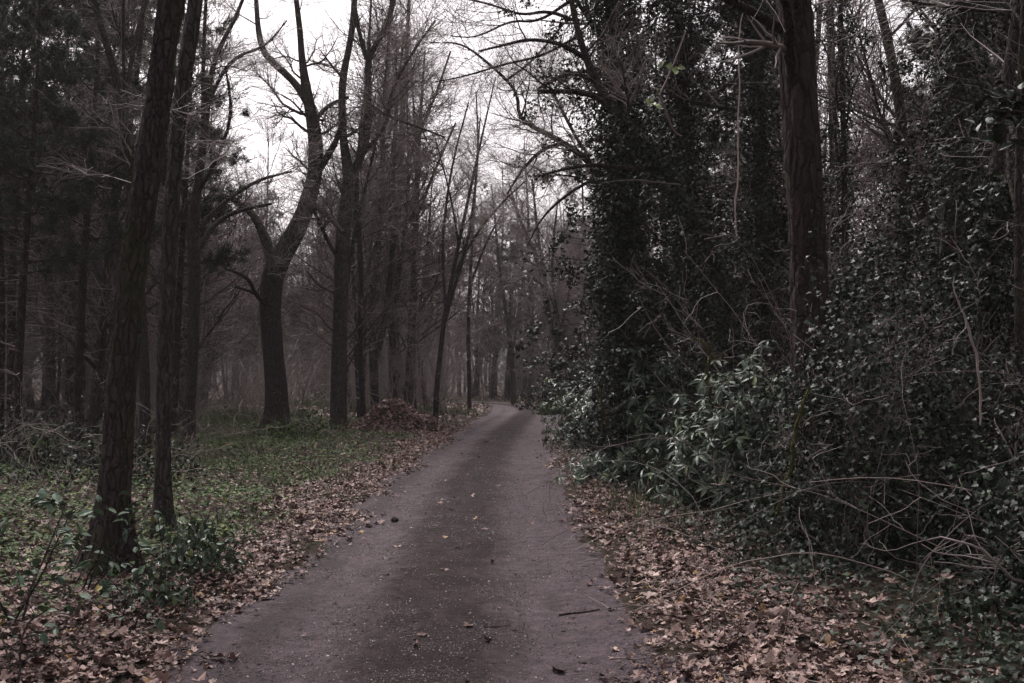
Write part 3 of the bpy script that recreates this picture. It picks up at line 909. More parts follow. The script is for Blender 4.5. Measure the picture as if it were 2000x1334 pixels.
fill(46, (-34, -3.2), (30, 62), 2.0, ['b0', 'b1', 'b2', 'b3', 'b4'], ZL, 'bare_tree')
fill(34, (-34, -3.4), (33, 60), 1.3, ['b1', 'b3', 'b4'], ZL, 'bare_tree')
fill(18, (-40, -8), (34, 70), 2.0, ['p0', 'p1'], PL, 'pine_tree')
fill(14, (4.5, 16), (17, 32), 2.0, ['b3', 'b1', 'b4', 'b0'], ZR, 'bare_tree')
fill(34, (3.4, 34), (28, 62), 2.0, ['b0', 'b1', 'b2', 'b3', 'b4'], ZR, 'bare_tree')
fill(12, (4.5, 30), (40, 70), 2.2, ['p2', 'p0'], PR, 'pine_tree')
fill(26, (-7, 9), (57.5, 70), 1.1, ['b4', 'b1', 'b3', 'b0', 'b2'], ZF, 'bare_tree', sc=(.75, 1.1))
fill(10, (-6, 8), (62, 74), 1.4, ['p2', 'p1'], PF, 'pine_tree', sc=(.6, .8))
fill(34, (-22, 18), (60, 84), 2.0, ['b4', 'b1', 'b3', 'b0', 'b2'], ZF, 'bare_tree', sc=(.7, 1.05))
fill(16, (-20, -10.5), (58, 72), 1.5, ['b3', 'b1', 'b4'], ZF, 'bare_tree', sc=(.72, .98))
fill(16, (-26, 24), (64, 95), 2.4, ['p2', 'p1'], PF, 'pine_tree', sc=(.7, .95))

# the wood goes on beside the place where the photographer stands
for x, y, s, key in ((5.2, 3.0, .72, 'p1'), (7.6, 6.5, .8, 'p0'), (9.6, 12.5, .8, 'p1'), (6.8, -1.5, .8, 'p1'), (4.6, -3.5, .75, 'p0'), (8.8, 1.8, .85, 'p1'), (7.6, 15.5, .75, 'p1')):
    taken.append((x, y))
    place('pine_tree', key, x, y, rng.uniform(0, 6), s, PR[0], 'tree', PR[1])
for x, y, s, key in ((-6.6, 7.5, .75, 'p1'), (-8.6, 12.0, .8, 'p0'), (-7.4, 2.0, .8, 'p1'), (-5.0, -1.5, .8, 'p0'), (-10.5, 8.0, .85, 'p1')):
    taken.append((x, y))
    place('pine_tree', key, x, y, rng.uniform(0, 6), s, PL[0], 'tree', PL[1])

# ---------------------------------------------------------------- shrubs
def proto_thicket(seed, n=14, H=(1.6, 3.4), spread=.5, dens=1.0, twig=M_TWIG):
    """leafless many-stemmed shrub"""
    rng = np.random.default_rng(seed)
    g = Geo()
    K = 10
    base = np.column_stack([rng.normal(size=n) * spread * .5, rng.normal(size=n) * spread * .5, np.full(n, -.08)])
    d = unit(np.column_stack([rng.normal(size=n) * .35, rng.normal(size=n) * .35, np.ones(n)]))
    L = rng.uniform(*H, n)
    P = np.empty((n, K, 3)); P[:, 0] = base
    for k in range(1, K):
        d = unit(d + rng.normal(size=(n, 3)) * .12)
        P[:, k] = P[:, k - 1] + d * (L / (K - 1))[:, None]
    R = rng.uniform(.006, .016, n)[:, None] * np.linspace(1, .2, K)[None]
    tube(P, R, 5, g, 0)
    A, a = grow(rng, P, R, int(110 * dens), (.15, 1), (.4, 1.3), (30, 70), 7, .03, .16, .55, rmin=.0028)
    tube(A, a, 4, g, 0)
    B, b = grow(rng, A, a, int(520 * dens), (.2, 1), (.15, .6), (28, 65), 5, .02, .18, .6, rmin=.002)
    tube(B, b, 3, g, 0)
    C, c = grow(rng, B, b, int(900 * dens), (.2, 1), (.08, .28), (28, 65), 4, 0, .18, .7, rmin=.0016)
    tube(C, c, 3, g, 0)
    return g, twig

TH = {}
def thicket(key, seed, x, y, rz, sc, label, group, **kw):
    z = float(gz(x, y))
    if key not in TH:
        root = empty('bare_shrub', (x, y, z), label, 'shrub', group)
        g_, m_ = proto_thicket(seed, **kw)
        g_.build('stems', m_, root)
        root.rotation_euler = (0, 0, rz)
        root.scale = (sc, sc, sc)
        TH[key] = root
        return root
    return copy_thing(TH[key], (x, y, z), rz, sc, label, group)

SL = ('leafless many-stemmed shrub between the trunks of the left wood', 'leafless shrubs of the left wood')
SR = ('leafless many-stemmed shrub among the trunks of the right wood', 'leafless shrubs of the right wood')
SF = ('leafless shrub on the ground beyond the bend of the track', 'leafless shrubs beyond the bend')
def fill_sh(n, xr, yr, lab, sc):
    k = t = 0
    while k < n and t < n * 40:
        t += 1
        y, x = rng.uniform(*yr), rng.uniform(*xr)
        if abs(x - road_c(y)) < 2.6 or (-2.6 < x < 2.4 and y < 55): continue
        if x < 0 and y < 26 and x > -6: continue
        thicket('t%d' % (k % 4), 201 + k % 4, x, y, rng.uniform(0, 6.28), rng.uniform(*sc), lab[0], lab[1])
        k += 1
fill_sh(62, (-26, -3.0), (23, 58), SL, (.8, 1.9))
fill_sh(34, (3.2, 20), (15, 55), SR, (.9, 1.9))
fill_sh(60, (-12, 12), (57, 74), SF, (1., 2.4))

for x, y, sc_, lb in [(3.4, 12.2, 1.2, 'sparse leafless shrub below the steeply leaning tree')]:
    thicket('t9', 209, x, y, x * 9, sc_, lb, SR[1], n=9, H=(1.6, 3.2), dens=.4)

def leafy_bush(name, label, cat, c, rad, n, shapes, mat, seed, size, whorl=0, group=None, stems=26, rbase=.012, droop=-.1, stem_mat=None, lump=.5):
    """c = ground centre, rad = half extents: stems, then leaves near the outer skin and inside"""
    rng = np.random.default_rng(seed)
    z0 = float(gz(c[0], c[1]))
    base = np.array([c[0], c[1], z0])
    root = empty(name, base, label, cat, group)
    rad = np.asarray(rad, float)
    g = Geo()
    d = rng.normal(size=(stems, 3)); d[:, 2] = np.abs(d[:, 2]) * 1.3
    d = unit(d)
    P0 = np.column_stack([rng.normal(size=(stems, 2)) * .15 * rad[:2].mean(), np.full(stems, -.05)])
    end = d * rad * rng.uniform(.7, 1.0, (stems, 1))
    tt = np.linspace(0, 1, 8)[None, :, None]
    P = P0[:, None] * (1 - tt) + end[:, None] * tt + np.array([0, 0, 1]) * (rad[2] * .15 * np.sin(tt * math.pi))
    P[:, 1:] += rng.normal(size=(stems, 7, 3)) * .04
    R = np.full((stems, 1), rbase) * rng.uniform(.6, 1.3, (stems, 1)) * np.linspace(1, .3, 8)[None]
    tube(P, R, 5, g)
    A, a = grow(rng, P, R, stems * 6, (.3, 1), (.25, .7), (30, 65), 6, .04, .15, .6, rmin=.0025)
    tube(A, a, 4, g)
    g.build('stems', stem_mat or M_TWIG, root)
    gl = Geo()
    m = n
    v = unit(rng.normal(size=(m, 3)) + np.array([0, 0, .25]))
    v[:, 2] = np.abs(v[:, 2])
    sh = 1 + lump * noise(v * 2.3, seed) + .3 * lump * noise(v * 5.7, seed + 1)
    q = np.where(rng.random(m) < .7, rng.uniform(.75, 1.0, m), rng.uniform(.3, .8, m))
    pos = v * rad * (sh * q)[:, None]
    pos[:, 2] = np.maximum(pos[:, 2], .03)
    if whorl:
        W = whorl
        ax = unit(v * .8 + rng.normal(size=(m, 3)) * .35 + np.array([0, 0, .5]))
        e1 = unit(np.cross(ax, rng.normal(size=(m, 3))))
        e2 = np.cross(ax, e1)
        pp, ff, uu_, ss = [], [], [], []
        s0 = rng.uniform(*size, m)
        for k in range(W):
            th = 2 * math.pi * k / W + rng.uniform(-.3, .3, m)
            rd = np.cos(th)[:, None] * e1 + np.sin(th)[:, None] * e2
            ff.append(unit(rd + ax * rng.uniform(-.25, .35, (m, 1)) + np.array([0, 0, droop])))
            uu_.append(ax + rng.normal(size=(m, 3)) * .1)
            pp.append(pos + rd * .008)
            ss.append(s0 * rng.uniform(.75, 1.1, m))
        pos, fwd, up, s = map(np.concatenate, (pp, ff, uu_, ss))
    else:
        fwd = unit(rng.normal(size=(m, 3)) * .8 + np.array([0, 0, -.9]))
        up = unit(v * .9 + rng.normal(size=(m, 3)) * .55 + np.array([0, 0, .25]))
        s = rng.uniform(*size, m)
    leaves_at(gl, rng, shapes, pos, fwd, up, s)
    gl.build('foliage', mat, root)
    return root

leafy_bush('rhododendron_bush', 'glossy rhododendron bush nearest the bend, pushing into the right edge of the track', 'bush', (2.2, 22.5), (1.2, 1.8, 1.85), 1700, RHODO, M_RHODO, 301, (.09, .15), 7)
leafy_bush('rhododendron_bush', 'broad rhododendron bush below the ivy column, long pale glossy leaves', 'bush', (2.55, 15.5), (1.45, 1.9, 1.8), 2100, RHODO, M_RHODO, 302, (.12, .19), 7)
leafy_bush('rhododendron_bush', 'rhododendron bush with drooping whorls in front of the steeply leaning tree', 'bush', (3.0, 11.6), (1.3, 1.4, 1.5), 1300, RHODO, M_RHODO, 303, (.12, .18), 7)
leafy_bush('ivy_bush', 'dark ivy mound in front of the large pine trunk', 'bush', (3.25, 8.6), (1.25, 1.2, 1.5), 9000, IVY, M_IVY, 304, (.03, .065))
leafy_bush('ivy_bush', 'tall dark ivy thicket behind the large pine trunk', 'bush', (4.4, 11.2), (1.5, 1.3, 2.4), 9500, IVY, M_IVY, 305, (.035, .065))
leafy_bush('ivy_bush', 'low ivy mound in the dark lower right corner', 'bush', (3.35, 5.5), (1.1, 1.2, 1.0), 8000, IVY, M_IVY, 306, (.028, .06))
leafy_bush('ivy_bush', 'shaded ivy mound under the broad ivied trunk on the right', 'bush', (4.2, 7.6), (1.2, 1.2, 1.55), 9000, IVY, M_IVY, 307, (.03, .062))
leafy_bush('ivy_bush', 'dark ivy thicket between the two ivied trunks left of the pine', 'bush', (4.1, 15.5), (1.4, 1.4, 2.9), 9000, IVY, M_IVY, 308, (.035, .065))
leafy_bush('evergreen_bush', 'dark evergreen bush filling the gap beside the track end', 'bush', (2.6, 47), (2.0, 2.0, 3.6), 3500, OVAL, M_IVY, 309, (.12, .2))
leafy_bush('evergreen_bush', 'dark evergreen bush right of the rhododendron bush nearest the bend', 'bush', (3.6, 30), (1.5, 2.0, 3.6), 4500, OVAL, M_IVY, 310, (.09, .16))
leafy_bush('evergreen_bush', 'small light green bush at the foot of the bend on its right side', 'bush', (1.75, 42), (.8, .9, .8), 1200, OVAL, M_GREEN, 311, (.08, .14))

leafy_bush('ivy_bush', 'tall ragged ivy shrub hiding the lower half of the large pine trunk', 'bush', (2.75, 8.0), (.9, .85, 2.5), 10000, IVY, M_IVY, 312, (.03, .06), stems=34, rbase=.008)
leafy_bush('ivy_bush', 'tall ragged ivy shrub in front of the broad dark ivied trunk', 'bush', (3.9, 8.6), (1.05, .95, 2.8), 10000, IVY, M_IVY, 313, (.03, .06), stems=34, rbase=.008)

def evergreen_tree(label, c, H, rad, zc, n, seed):
    rng = np.random.default_rng(seed)
    base = np.array([c[0], c[1], float(gz(*c))])
    root = empty('evergreen_tree', base, label, 'tree')
    z = np.linspace(-.1, H * .9, 24)
    p = np.stack([.12 * np.sin(z * .9), .12 * np.cos(z * .7), z], 1)
    r = .14 * (1 - .85 * z / H)
    g = Geo()
    tube(p, r, 12, g, 0, .06, .6, seed)
    g.build('trunk', M_BARK, root)
    g = Geo()
    P, R = limbs_block([(p[5:], r[5:])])
    A, a = grow(rng, P, R, 60, (.05, 1), (rad * .7, rad * 1.15), (50, 95), 9, .02, .13, .4, rmax=.04, rmin=.006, shrink=.35)
    tube(A, a, 5, g, 0)
    B, b = grow(rng, A, a, 420, (.2, 1), (.4, 1.1), (30, 65), 6, -.01, .15, .6, rmin=.003)
    tube(B, b, 3, g, 1)
    i = rng.integers(0, len(B), n)
    q, T, _ = at_t(B, b, i, rng.random(n))
    q += rng.normal(size=(n, 3)) * .06
    leaves_at(g, rng, OVAL, q, unit(T + rng.normal(size=(n, 3)) * .8), unit(rng.normal(size=(n, 3)) * .5 + [0, 0, 1]), rng.uniform(.05, .09, n), 2)
    g.build('crown', [M_BARK, M_TWIG, M_IVY], root)
evergreen_tree('evergreen tree at the right border whose crown overhangs the dark corner', (4.5, 4.4), 7.0, 2.9, 4.5, 26000, 321)
for x, y, H, lab in ((6.4, 14.2, 5.2, 'low dark evergreen tree behind the broad dark ivied trunk'), (8.6, 16.5, 5.6, 'low dark evergreen tree deep behind the far right leaning trunk'), (5.4, 18.8, 5.4, 'low dark evergreen tree seen right of the large pine trunk'), (3.9, 19.5, 5.0, 'low dark evergreen tree between the ivied trunks left of the pine'), (2.9, 18.2, 3.4, 'small dark evergreen tree behind the ivy column')):
    evergreen_tree(lab, (x, y), H, 1.9 if H > 4 else 1.2, 3, 7500, int(x * 100))
evergreen_tree('evergreen tree at the left border shading the saplings', (-6.2, 4.4), 7.0, 2.4, 4.5, 13000, 322)

# arching pale canes through the right thicket
def canes(label, c, n, L, seed, lean=(-.25, 0, 1.0), group=None, rad=(.0028, .0065)):
    rng = np.random.default_rng(seed)
    z0 = float(gz(c[0], c[1]))
    root = empty('bramble', (c[0], c[1], z0), label, 'bramble', group)
    g = Geo()
    K = 14
    P = np.empty((n, K, 3))
    P[:, 0] = np.column_stack([rng.normal(size=n) * .6, rng.normal(size=n) * .6, np.full(n, -.05)])
    d = unit(np.array(lean) + rng.normal(size=(n, 3)) * np.array([.42, .4, .2]))
    l = rng.uniform(*L, n)
    curl = rng.normal(size=(n, 3)) * .10 + np.array([0, 0, -.06])
    for k in range(1, K):
        d = unit(d + curl + rng.normal(size=(n, 3)) * .07)
        P[:, k] = P[:, k - 1] + d * (l / (K - 1))[:, None]
    R = rng.uniform(*rad, n)[:, None] * np.linspace(1, .3, K)[None]
    tube(P, R, 5, g)
    A, a = grow(rng, P, R, n * 5, (.25, 1), (.25, 1.0), (30, 75), 8, -.02, .2, .6, rmin=.002)
    tube(A, a, 4, g)
    B, b = grow(rng, A, a, n * 12, (.2, 1), (.1, .4), (30, 75), 5, 0, .2, .65, rmin=.0016)
    tube(B, b, 3, g)
    g.build('canes', M_CANE, root)
    return root
canes('pale arching bramble canes low in the dark right corner', (3.0, 5.9), 8, (1.0, 2.2), 401, (-.2, -.1, 1))
canes('arching bramble canes rising in front of the large pine trunk', (3.1, 8.2), 12, (2.0, 3.8), 402)
canes('tall tangled canes between the pine and the broad ivied trunk', (4.3, 8.8), 13, (2.4, 4.6), 403)
canes('bramble canes springing from the broad rhododendron bush', (2.8, 14.4), 5, (1.2, 2.2), 404, (.35, 0, 1.4))
canes('tall thin canes in front of the steeply leaning tree', (3.3, 11.4), 14, (2.2, 4.0), 405, (.1, 0, 1.2))
canes('twiggy canes crossing the far right ivied trunk', (3.6, 6.6), 12, (2.2, 4.2), 406)
canes('high dry canes tangled around the ivied trunks left of the pine', (4.0, 13.0), 16, (3.0, 5.4), 407, (.1, 0, 1.3))
canes('high dry canes above the tall ivy thicket', (5.0, 10.4), 18, (3.2, 6.0), 408, (-.1, 0, 1.2))

def stick(name, label, cat, pts, d0, d1=None, mat=M_CANE, n=20, twigs=0, seed=1, sides=7):
    rng = np.random.default_rng(seed)
    p, r = pxline(pts, d0, d1, n)
    g = Geo()
    tube(p + rng.normal(size=p.shape) * r[:, None] * .5, r * rng.uniform(.75, 1.15, len(r)), sides, g, 0, .16)
    if twigs:
        A, a = grow(rng, p[None], r[None], twigs, (.2, 1), (.1, .4), (30, 70), 6, 0, .2, .5, rmin=.0018)
        tube(A, a, 3, g)
    o = g.build(name, mat, None, p[0])
    o.location = p[0]
    return tag(o, label, cat)
stick('dead_branch', 'pale bare branch curving down beside the broad ivied trunk on the right', 'branch', [(1864, 540, 2), (1862, 566, 3), (1872, 590, 4), (1886, 622, 5), (1900, 664, 5), (1909, 718, 5), (1916, 775, 4), (1914, 830, 3)], 6.6, seed=1, twigs=9)
stick('hanging_vine', 'thin pale vine hanging almost straight left of the large pine trunk', 'vine', [(1452, 20, 2), (1441, 90, 3), (1446, 180, 3), (1440, 260, 3), (1444, 330, 3), (1436, 400, 3), (1438, 460, 2)], 10.5, twigs=10, seed=2)
stick('dead_branch', 'straight pale stick lying across the ivied trunks below the leaning tree', 'branch', [(1170, 359, 2), (1215, 351, 3), (1270, 355, 4), (1333, 362, 4)], 12.4, seed=3)
stick('mossy_stem', 'upright yellow green mossy stem with a bent top above the rhododendron', 'stem', [(1392, 800, 8), (1383, 760, 8), (1380, 720, 8), (1388, 690, 8), (1378, 672, 7), (1350, 656, 5)], 10.2, mat=M_MOSS, twigs=7, seed=4)
stick('mossy_stem', 'short yellow mossy stem in the ivy below the large pine trunk', 'stem', [(1518, 1005, 8), (1530, 960, 8), (1545, 915, 9), (1550, 875, 9), (1562, 810, 7), (1580, 760, 5)], 7.4, mat=M_MOSS, twigs=7, seed=5)
stick('mossy_stem', 'small mossy stem at the left foot of the broad rhododendron', 'stem', [(1185, 830, 6), (1175, 790, 6), (1172, 760, 5)], 14.0, mat=M_MOSS, twigs=7, seed=6)
stick('dead_branch', 'bare forked pale stem at the front foot of the broad rhododendron bush', 'branch', [(1182, 918, 4), (1172, 892, 4), (1160, 875, 4), (1146, 862, 3), (1134, 853, 2)], 15.6, twigs=3, seed=7)

# sprig of fresh leaves that hangs before the ivy
def sprig(label, pts, d, leaves, seed, size=.05):
    rng = np.random.default_rng(seed)
    p, r = pxline(pts, d, d, 18)
    root = empty('leafy_sprig', p[0], label, 'sprig')
    g = Geo()
    tube(p, r, 5, g)
    g.build('stem', M_CANE, root, p[0])
    gl = Geo()
    q = np.array([P3(x, y, d) for x, y in leaves])
    m = len(q)
    leaves_at(gl, rng, OVAL, q, unit(rng.normal(size=(m, 3)) * .5 + np.array([.3, -.4, -.5])), unit(rng.normal(size=(m, 3)) * .3 + np.array([0, -1, .4])), rng.uniform(.8, 1.2, m) * size)
    gl.build('foliage', M_FRESH, root, p[0])
sprig('upper sprig of fresh pale green leaves hanging before the ivy', [(1340, 60, 2), (1322, 110, 3), (1305, 150, 3), (1288, 186, 4)], 9.5, [(1294, 119), (1302, 126), (1312, 133), (1318, 128), (1320, 138), (1311, 122), (1323, 132)], 501, .075)
sprig('lower sprig of fresh green leaves on a thin curved twig', [(1288, 186, 4), (1300, 215, 5), (1310, 245, 5), (1320, 262, 4), (1332, 266, 3)], 9.5, [(1262, 192), (1272, 189), (1277, 201), (1283, 203), (1280, 172)], 502, .07)

# ---------------------------------------------------------------- left foreground saplings
def sapling(label, c, H, n, seed, size=(.06, .1), group=None):
    rng = np.random.default_rng(seed)
    z0 = float(gz(c[0], c[1]))
    root = empty('sapling', (c[0], c[1], z0), label, 'sapling', group)
    g = Geo()
    K = 10
    P = np.empty((3, K, 3)); P[:, 0] = np.column_stack([rng.normal(size=(3, 2)) * .05, [-.05] * 3])
    d = unit(np.column_stack([rng.normal(size=(3, 2)) * .3, np.ones(3)]))
    for k in range(1, K):
        d = unit(d + rng.normal(size=(3, 3)) * .1)
        P[:, k] = P[:, k - 1] + d * H * rng.uniform(.7, 1, (3, 1)) / (K - 1)
    R = np.full((3, 1), .008) * np.linspace(1, .35, K)[None]
    tube(P, R, 6, g)
    A, a = grow(rng, P, R, 16, (.3, 1), (.25, .6), (45, 80), 7, .02, .12, .6, rmin=.002, flat=.3)
    tube(A, a, 4, g)
    g.build('stem', M_BARK, root)
    gl = Geo()
    i = rng.integers(0, len(A), n)
    q, T, _ = at_t(A, a, i, rng.uniform(.3, 1, n))
    fwd = unit(T + rng.normal(size=(n, 3)) * .7 + np.array([0, 0, -.25]))
    leaves_at(gl, rng, OVAL, q, fwd, unit(np.array([0, 0, 1]) + rng.normal(size=(n, 3)) * .35), rng.uniform(*size, n))
    gl.build('foliage', M_SAPL, root)
sapling('broad-leaved green sapling at the left border in front of the thick leaning trunk', (-2.95, 5.9), 1.0, 90, 601)
sapling('small green sapling touching the left side of the thick leaning trunk', (-2.95, 6.9), .95, 60, 602)
sapling('low green sapling in the leaf litter at the lower left corner', (-2.45, 5.0), .55, 60, 603, (.05, .08))
sapling('small sapling between the thick leaning trunk and the slender knobbly trunk', (-3.05, 8.1), .75, 45, 604)
sapling('low green sapling in front of the thick leaning trunk on fallen leaves', (-2.35, 6.1), .35, 40, 605, (.05, .08))
leafy_bush('holly_seedling', 'small dark evergreen seedling between the slender knobbly trunk and the track', 'bush', (-2.42, 7.7), (.32, .3, .40), 520, OVAL, M_RHODO, 606, (.04, .075), stems=7, rbase=.005, stem_mat=M_BARK)
leafy_bush('holly_seedling', 'tiny dark evergreen seedling right of the thick leaning trunk foot', 'bush', (-2.35, 6.7), (.25, .22, .25), 240, OVAL, M_RHODO, 607, (.04, .065), stems=5, rbase=.004, stem_mat=M_BARK)
leafy_bush('bramble_bush', 'low shaded bramble bush behind the slender knobbly trunk at the left', 'bush', (-5.4, 13.5), (1.2, 1.0, .75), 1300, OVAL, M_IVY, 608, (.05, .08), stems=12, rbase=.005)
leafy_bush('bramble_bush', 'wide shaded bramble bush at the left border beyond the ground ivy', 'bush', (-7.6, 15.0), (1.6, 1.3, .9), 1700, OVAL, M_IVY, 609, (.05, .085), stems=14, rbase=.005)
leafy_bush('bramble_bush', 'low bramble bush at the foot of the old oak', 'bush', (-5.2, 24.0), (1.3, 1.0, .65), 1200, OVAL, M_GREEN, 610, (.06, .09), stems=10, rbase=.005)
canes('thin bare canes left of the thick leaning trunk', (-4.9, 10.5), 9, (1.0, 2.2), 611, (0, 0, 1.))
canes('pale bare canes rising from the ground ivy left of the oak', (-5.6, 16.5), 10, (.8, 1.8), 612, (0, 0, 1.))
canes('thin canes bending over the ground ivy at the left border', (-4.6, 8.6), 8, (.9, 1.9), 613, (0, 0, 1.))

# ---------------------------------------------------------------- heap of leaves
hc = np.array([-3.15, 27.6])
rng = np.random.default_rng(700)
def heap_h(dx, dy):
    r = np.sqrt((dx / 1.7) ** 2 + (dy / 1.6) ** 2)
    r2 = np.sqrt(((dx + .25) / .9) ** 2 + (dy / .9) ** 2)
    return .5 * sstep(0, 1, np.clip(1 - r + .14 * noise2(dx * 1.7, dy * 1.7, 42), 0, 1)) + .34 * sstep(0, 1, np.clip(1.1 - r2, 0, 1)) + .22 * np.exp(-((dx - .75) / .4) ** 2 - (dy / .5) ** 2) + 0 * np.clip(1 - r2, 0, 1) + .07 * noise2(dx * 3, dy * 3, 41) * (r < 1.2)
hx, hy = np.meshgrid(np.linspace(-1.8, 1.8, 40), np.linspace(-1.7, 1.7, 38))
hz = heap_h(hx, hy) + gz(hc[0] + hx, hc[1] + hy) - .03
i_ = (np.arange(37)[:, None] * 40 + np.arange(39)[None]).reshape(-1)
b0 = np.array([hc[0], hc[1], float(gz(hc[0], hc[1]))])
root = empty('leaf_heap', b0, 'heap of dry brown leaves around thin trunks left of the track', 'leaf heap')
g = Geo()
g.add(np.stack([hx + hc[0], hy + hc[1], hz], -1), np.stack([i_, i_ + 1, i_ + 41, i_ + 40], 1))
g.build('mound', M_SOIL, root, b0)
n = 5200
p = rng.uniform(-1, 1, (n, 2)) * [1.7, 1.6]
p = p[(p[:, 0] / 1.7) ** 2 + (p[:, 1] / 1.6) ** 2 < 1]
n = len(p)
z = heap_h(p[:, 0], p[:, 1]) + gz(hc[0] + p[:, 0], hc[1] + p[:, 1])
g = Geo()
leaves_at(g, rng, LOBED, np.column_stack([p + hc, z + rng.uniform(0, .05, n)]), unit(rng.normal(size=(n, 3)) * [1, 1, .5]), unit(rng.normal(size=(n, 3)) * .55 + [0, -.3, 1]), rng.uniform(.07, .12, n))
g.build('leaves', M_LITTER, root, b0)
stick('dead_branch', 'pale stick poking out of the top of the leaf heap', 'branch', [(744, 783, 3), (755, 770, 3), (770, 756, 2)], 28.5, seed=9)

# ---------------------------------------------------------------- fallen leaves, ground ivy, grass, gravel
rng = np.random.default_rng(800)
def green_mask(x, y):
    """1 where the ground ivy has closed over the leaf litter"""
    u = x - road_c(y)
    n = noise2(x * .55, y * .40, 51) * .55 + noise2(x * 1.9, y * 1.6, 52) * .35
    near = sstep(5.5, 10.5, y)
    left = sstep(1.75, 2.35, -u + n * 1.05 - .5 * (1 - near)) * (.45 + .55 * near)
    right = sstep(2.0, 2.9, u + n * .55 + 1.0 * sstep(8, 19, y))
    return np.where(u < 0, left, right)

def sample(n, xr, yr, dens):
    y = yr[0] * (yr[1] / yr[0]) ** rng.random(n)         # denser close by
    x = rng.uniform(xr[0], xr[1], n)
    keep = rng.random(n) < dens(x, y)
    return x[keep], y[keep]

def lit_dens(x, y):
    u = x - road_c(y)
    a = np.abs(u)
    n = noise2(x * 1.3, y * .8, 53) * .32 + noise2(x * 4, y * 4, 54) * .12
    e = sstep(wide(y) - .34, wide(y) + .36, a + n)
    return e * (1 - .88 * green_mask(x, y)) * np.clip(y / 12, .55, 1.0)
x, y = sample(250000, (-6.5, 3.6), (3.6, 34), lit_dens)
x2 = np.clip(rng.normal(0, .9, 150), -HW, HW); y2 = 4 + 26 * rng.random(150) ** 1.3                    # a few strays on the track
x = np.concatenate([x, x2 + road_c(y2)]); y = np.concatenate([y, y2])
m = len(x)
onroad = np.abs(x - road_c(y)) < HW - .2
z = np.maximum(gz(x, y), road_z(np.clip(x - road_c(y), -1.85, 1.85), y)) + rng.uniform(.004, .045, m) * np.where(onroad, .3, 1)
g = Geo()
leaves_at(g, rng, LOBED, np.column_stack([x, y, z]), unit(rng.normal(size=(m, 3)) * [1, 1, .28]), unit(rng.normal(size=(m, 3)) * .28 + [0, 0, 1]), np.clip(rng.lognormal(-3.14, .46, m), .015, .105))
tag(g.build('fallen_leaves', M_LITTER), 'dry brown fallen leaves along both edges of the track', 'fallen leaves', kind='stuff')
print('litter', m)

def far_lit(x, y):
    u = np.abs(x - road_c(y))
    return sstep(wide(y), wide(y) + .4, u) * (.35 + .65 * (noise2(x * .5, y * .3, 57) > 0))
x, y = sample(26000, (-14, 10), (34, 75), far_lit)
m = len(x)
g = Geo()
leaves_at(g, rng, IVY, np.column_stack([x, y, gz(x, y) + rng.uniform(0, .05, m)]), unit(rng.normal(size=(m, 3)) * [1, 1, .3]), unit(rng.normal(size=(m, 3)) * .45 + [0, 0, 1]), rng.uniform(.1, .18, m))
tag(g.build('distant_fallen_leaves', M_LITTER), 'brown fallen leaves under the trees round the bend', 'fallen leaves', kind='stuff')

def ivy_dens(x, y):
    return green_mask(x, y) * (.45 + .55 * sstep(-.4, .3, noise2(x * 1.1, y * 1.1, 55)))
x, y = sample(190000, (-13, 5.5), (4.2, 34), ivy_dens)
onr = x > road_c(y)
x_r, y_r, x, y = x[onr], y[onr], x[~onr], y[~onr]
m = len(x)
h = .02 + .16 * rng.random(m) ** 1.5 * (.4 + .6 * sstep(-.3, .5, noise2(x * .9, y * .9, 56)))
g = Geo()
leaves_at(g, rng, IVY, np.column_stack([x, y, gz(x, y) + h]), unit(rng.normal(size=(m, 3)) * [1, 1, .35]), unit(rng.normal(size=(m, 3)) * .38 + [0, -.1, 1]), rng.uniform(.026, .066, m))
tag(g.build('ground_cover', M_GREEN), 'low light green ground cover on the wood floor left of the track', 'ground cover', kind='stuff')
x, y = x_r, y_r  # right of the track: ground ivy takes a darker leaf colour for shade
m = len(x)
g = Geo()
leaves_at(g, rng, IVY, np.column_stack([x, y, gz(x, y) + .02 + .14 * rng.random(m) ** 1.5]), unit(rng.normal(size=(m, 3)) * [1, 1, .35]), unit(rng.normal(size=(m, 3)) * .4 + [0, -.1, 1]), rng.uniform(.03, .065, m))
tag(g.build('shade_tinted_ivy', M_IVY), 'ivy tinted for shade creeping over the ground under the bushes right of the track', 'ivy', kind='stuff')
print('ivy', m)

# far ground cover and grass tufts
BL = (np.array([[0, -.03, 0], [0, .03, 0], [.12, .02, .55], [.12, -.02, .55], [.35, 0, 1.0]]), [np.array([[0, 1, 2, 3]]), np.array([[3, 2, 4]])])
def grass_d(x, y):
    u = np.abs(x - road_c(y))
    return sstep(HW + .1, HW + .7, u) * sstep(-.15, .35, noise2(x * .35, y * .25, 58) + .25 * noise2(x * 2, y * 2, 59))
x, y = sample(110000, (-13, 7), (9, 66), lambda x, y: grass_d(x, y) * np.where(y < 26, .45, 1))
m = len(x)
g = Geo()
scatter(g, BL, np.column_stack([x, y, gz(x, y) - .01]), frames(unit(rng.normal(size=(m, 3)) * [1, 1, 0]), unit(rng.normal(size=(m, 3)) * .25 + [0, 0, 1])), rng.uniform(.12, .34, m) * np.where(y > 30, 1.35, .8), rng.random(m))
tag(g.build('grass', M_GRASS), 'sparse pale green grass between the trunks left of the track', 'grass', kind='stuff')

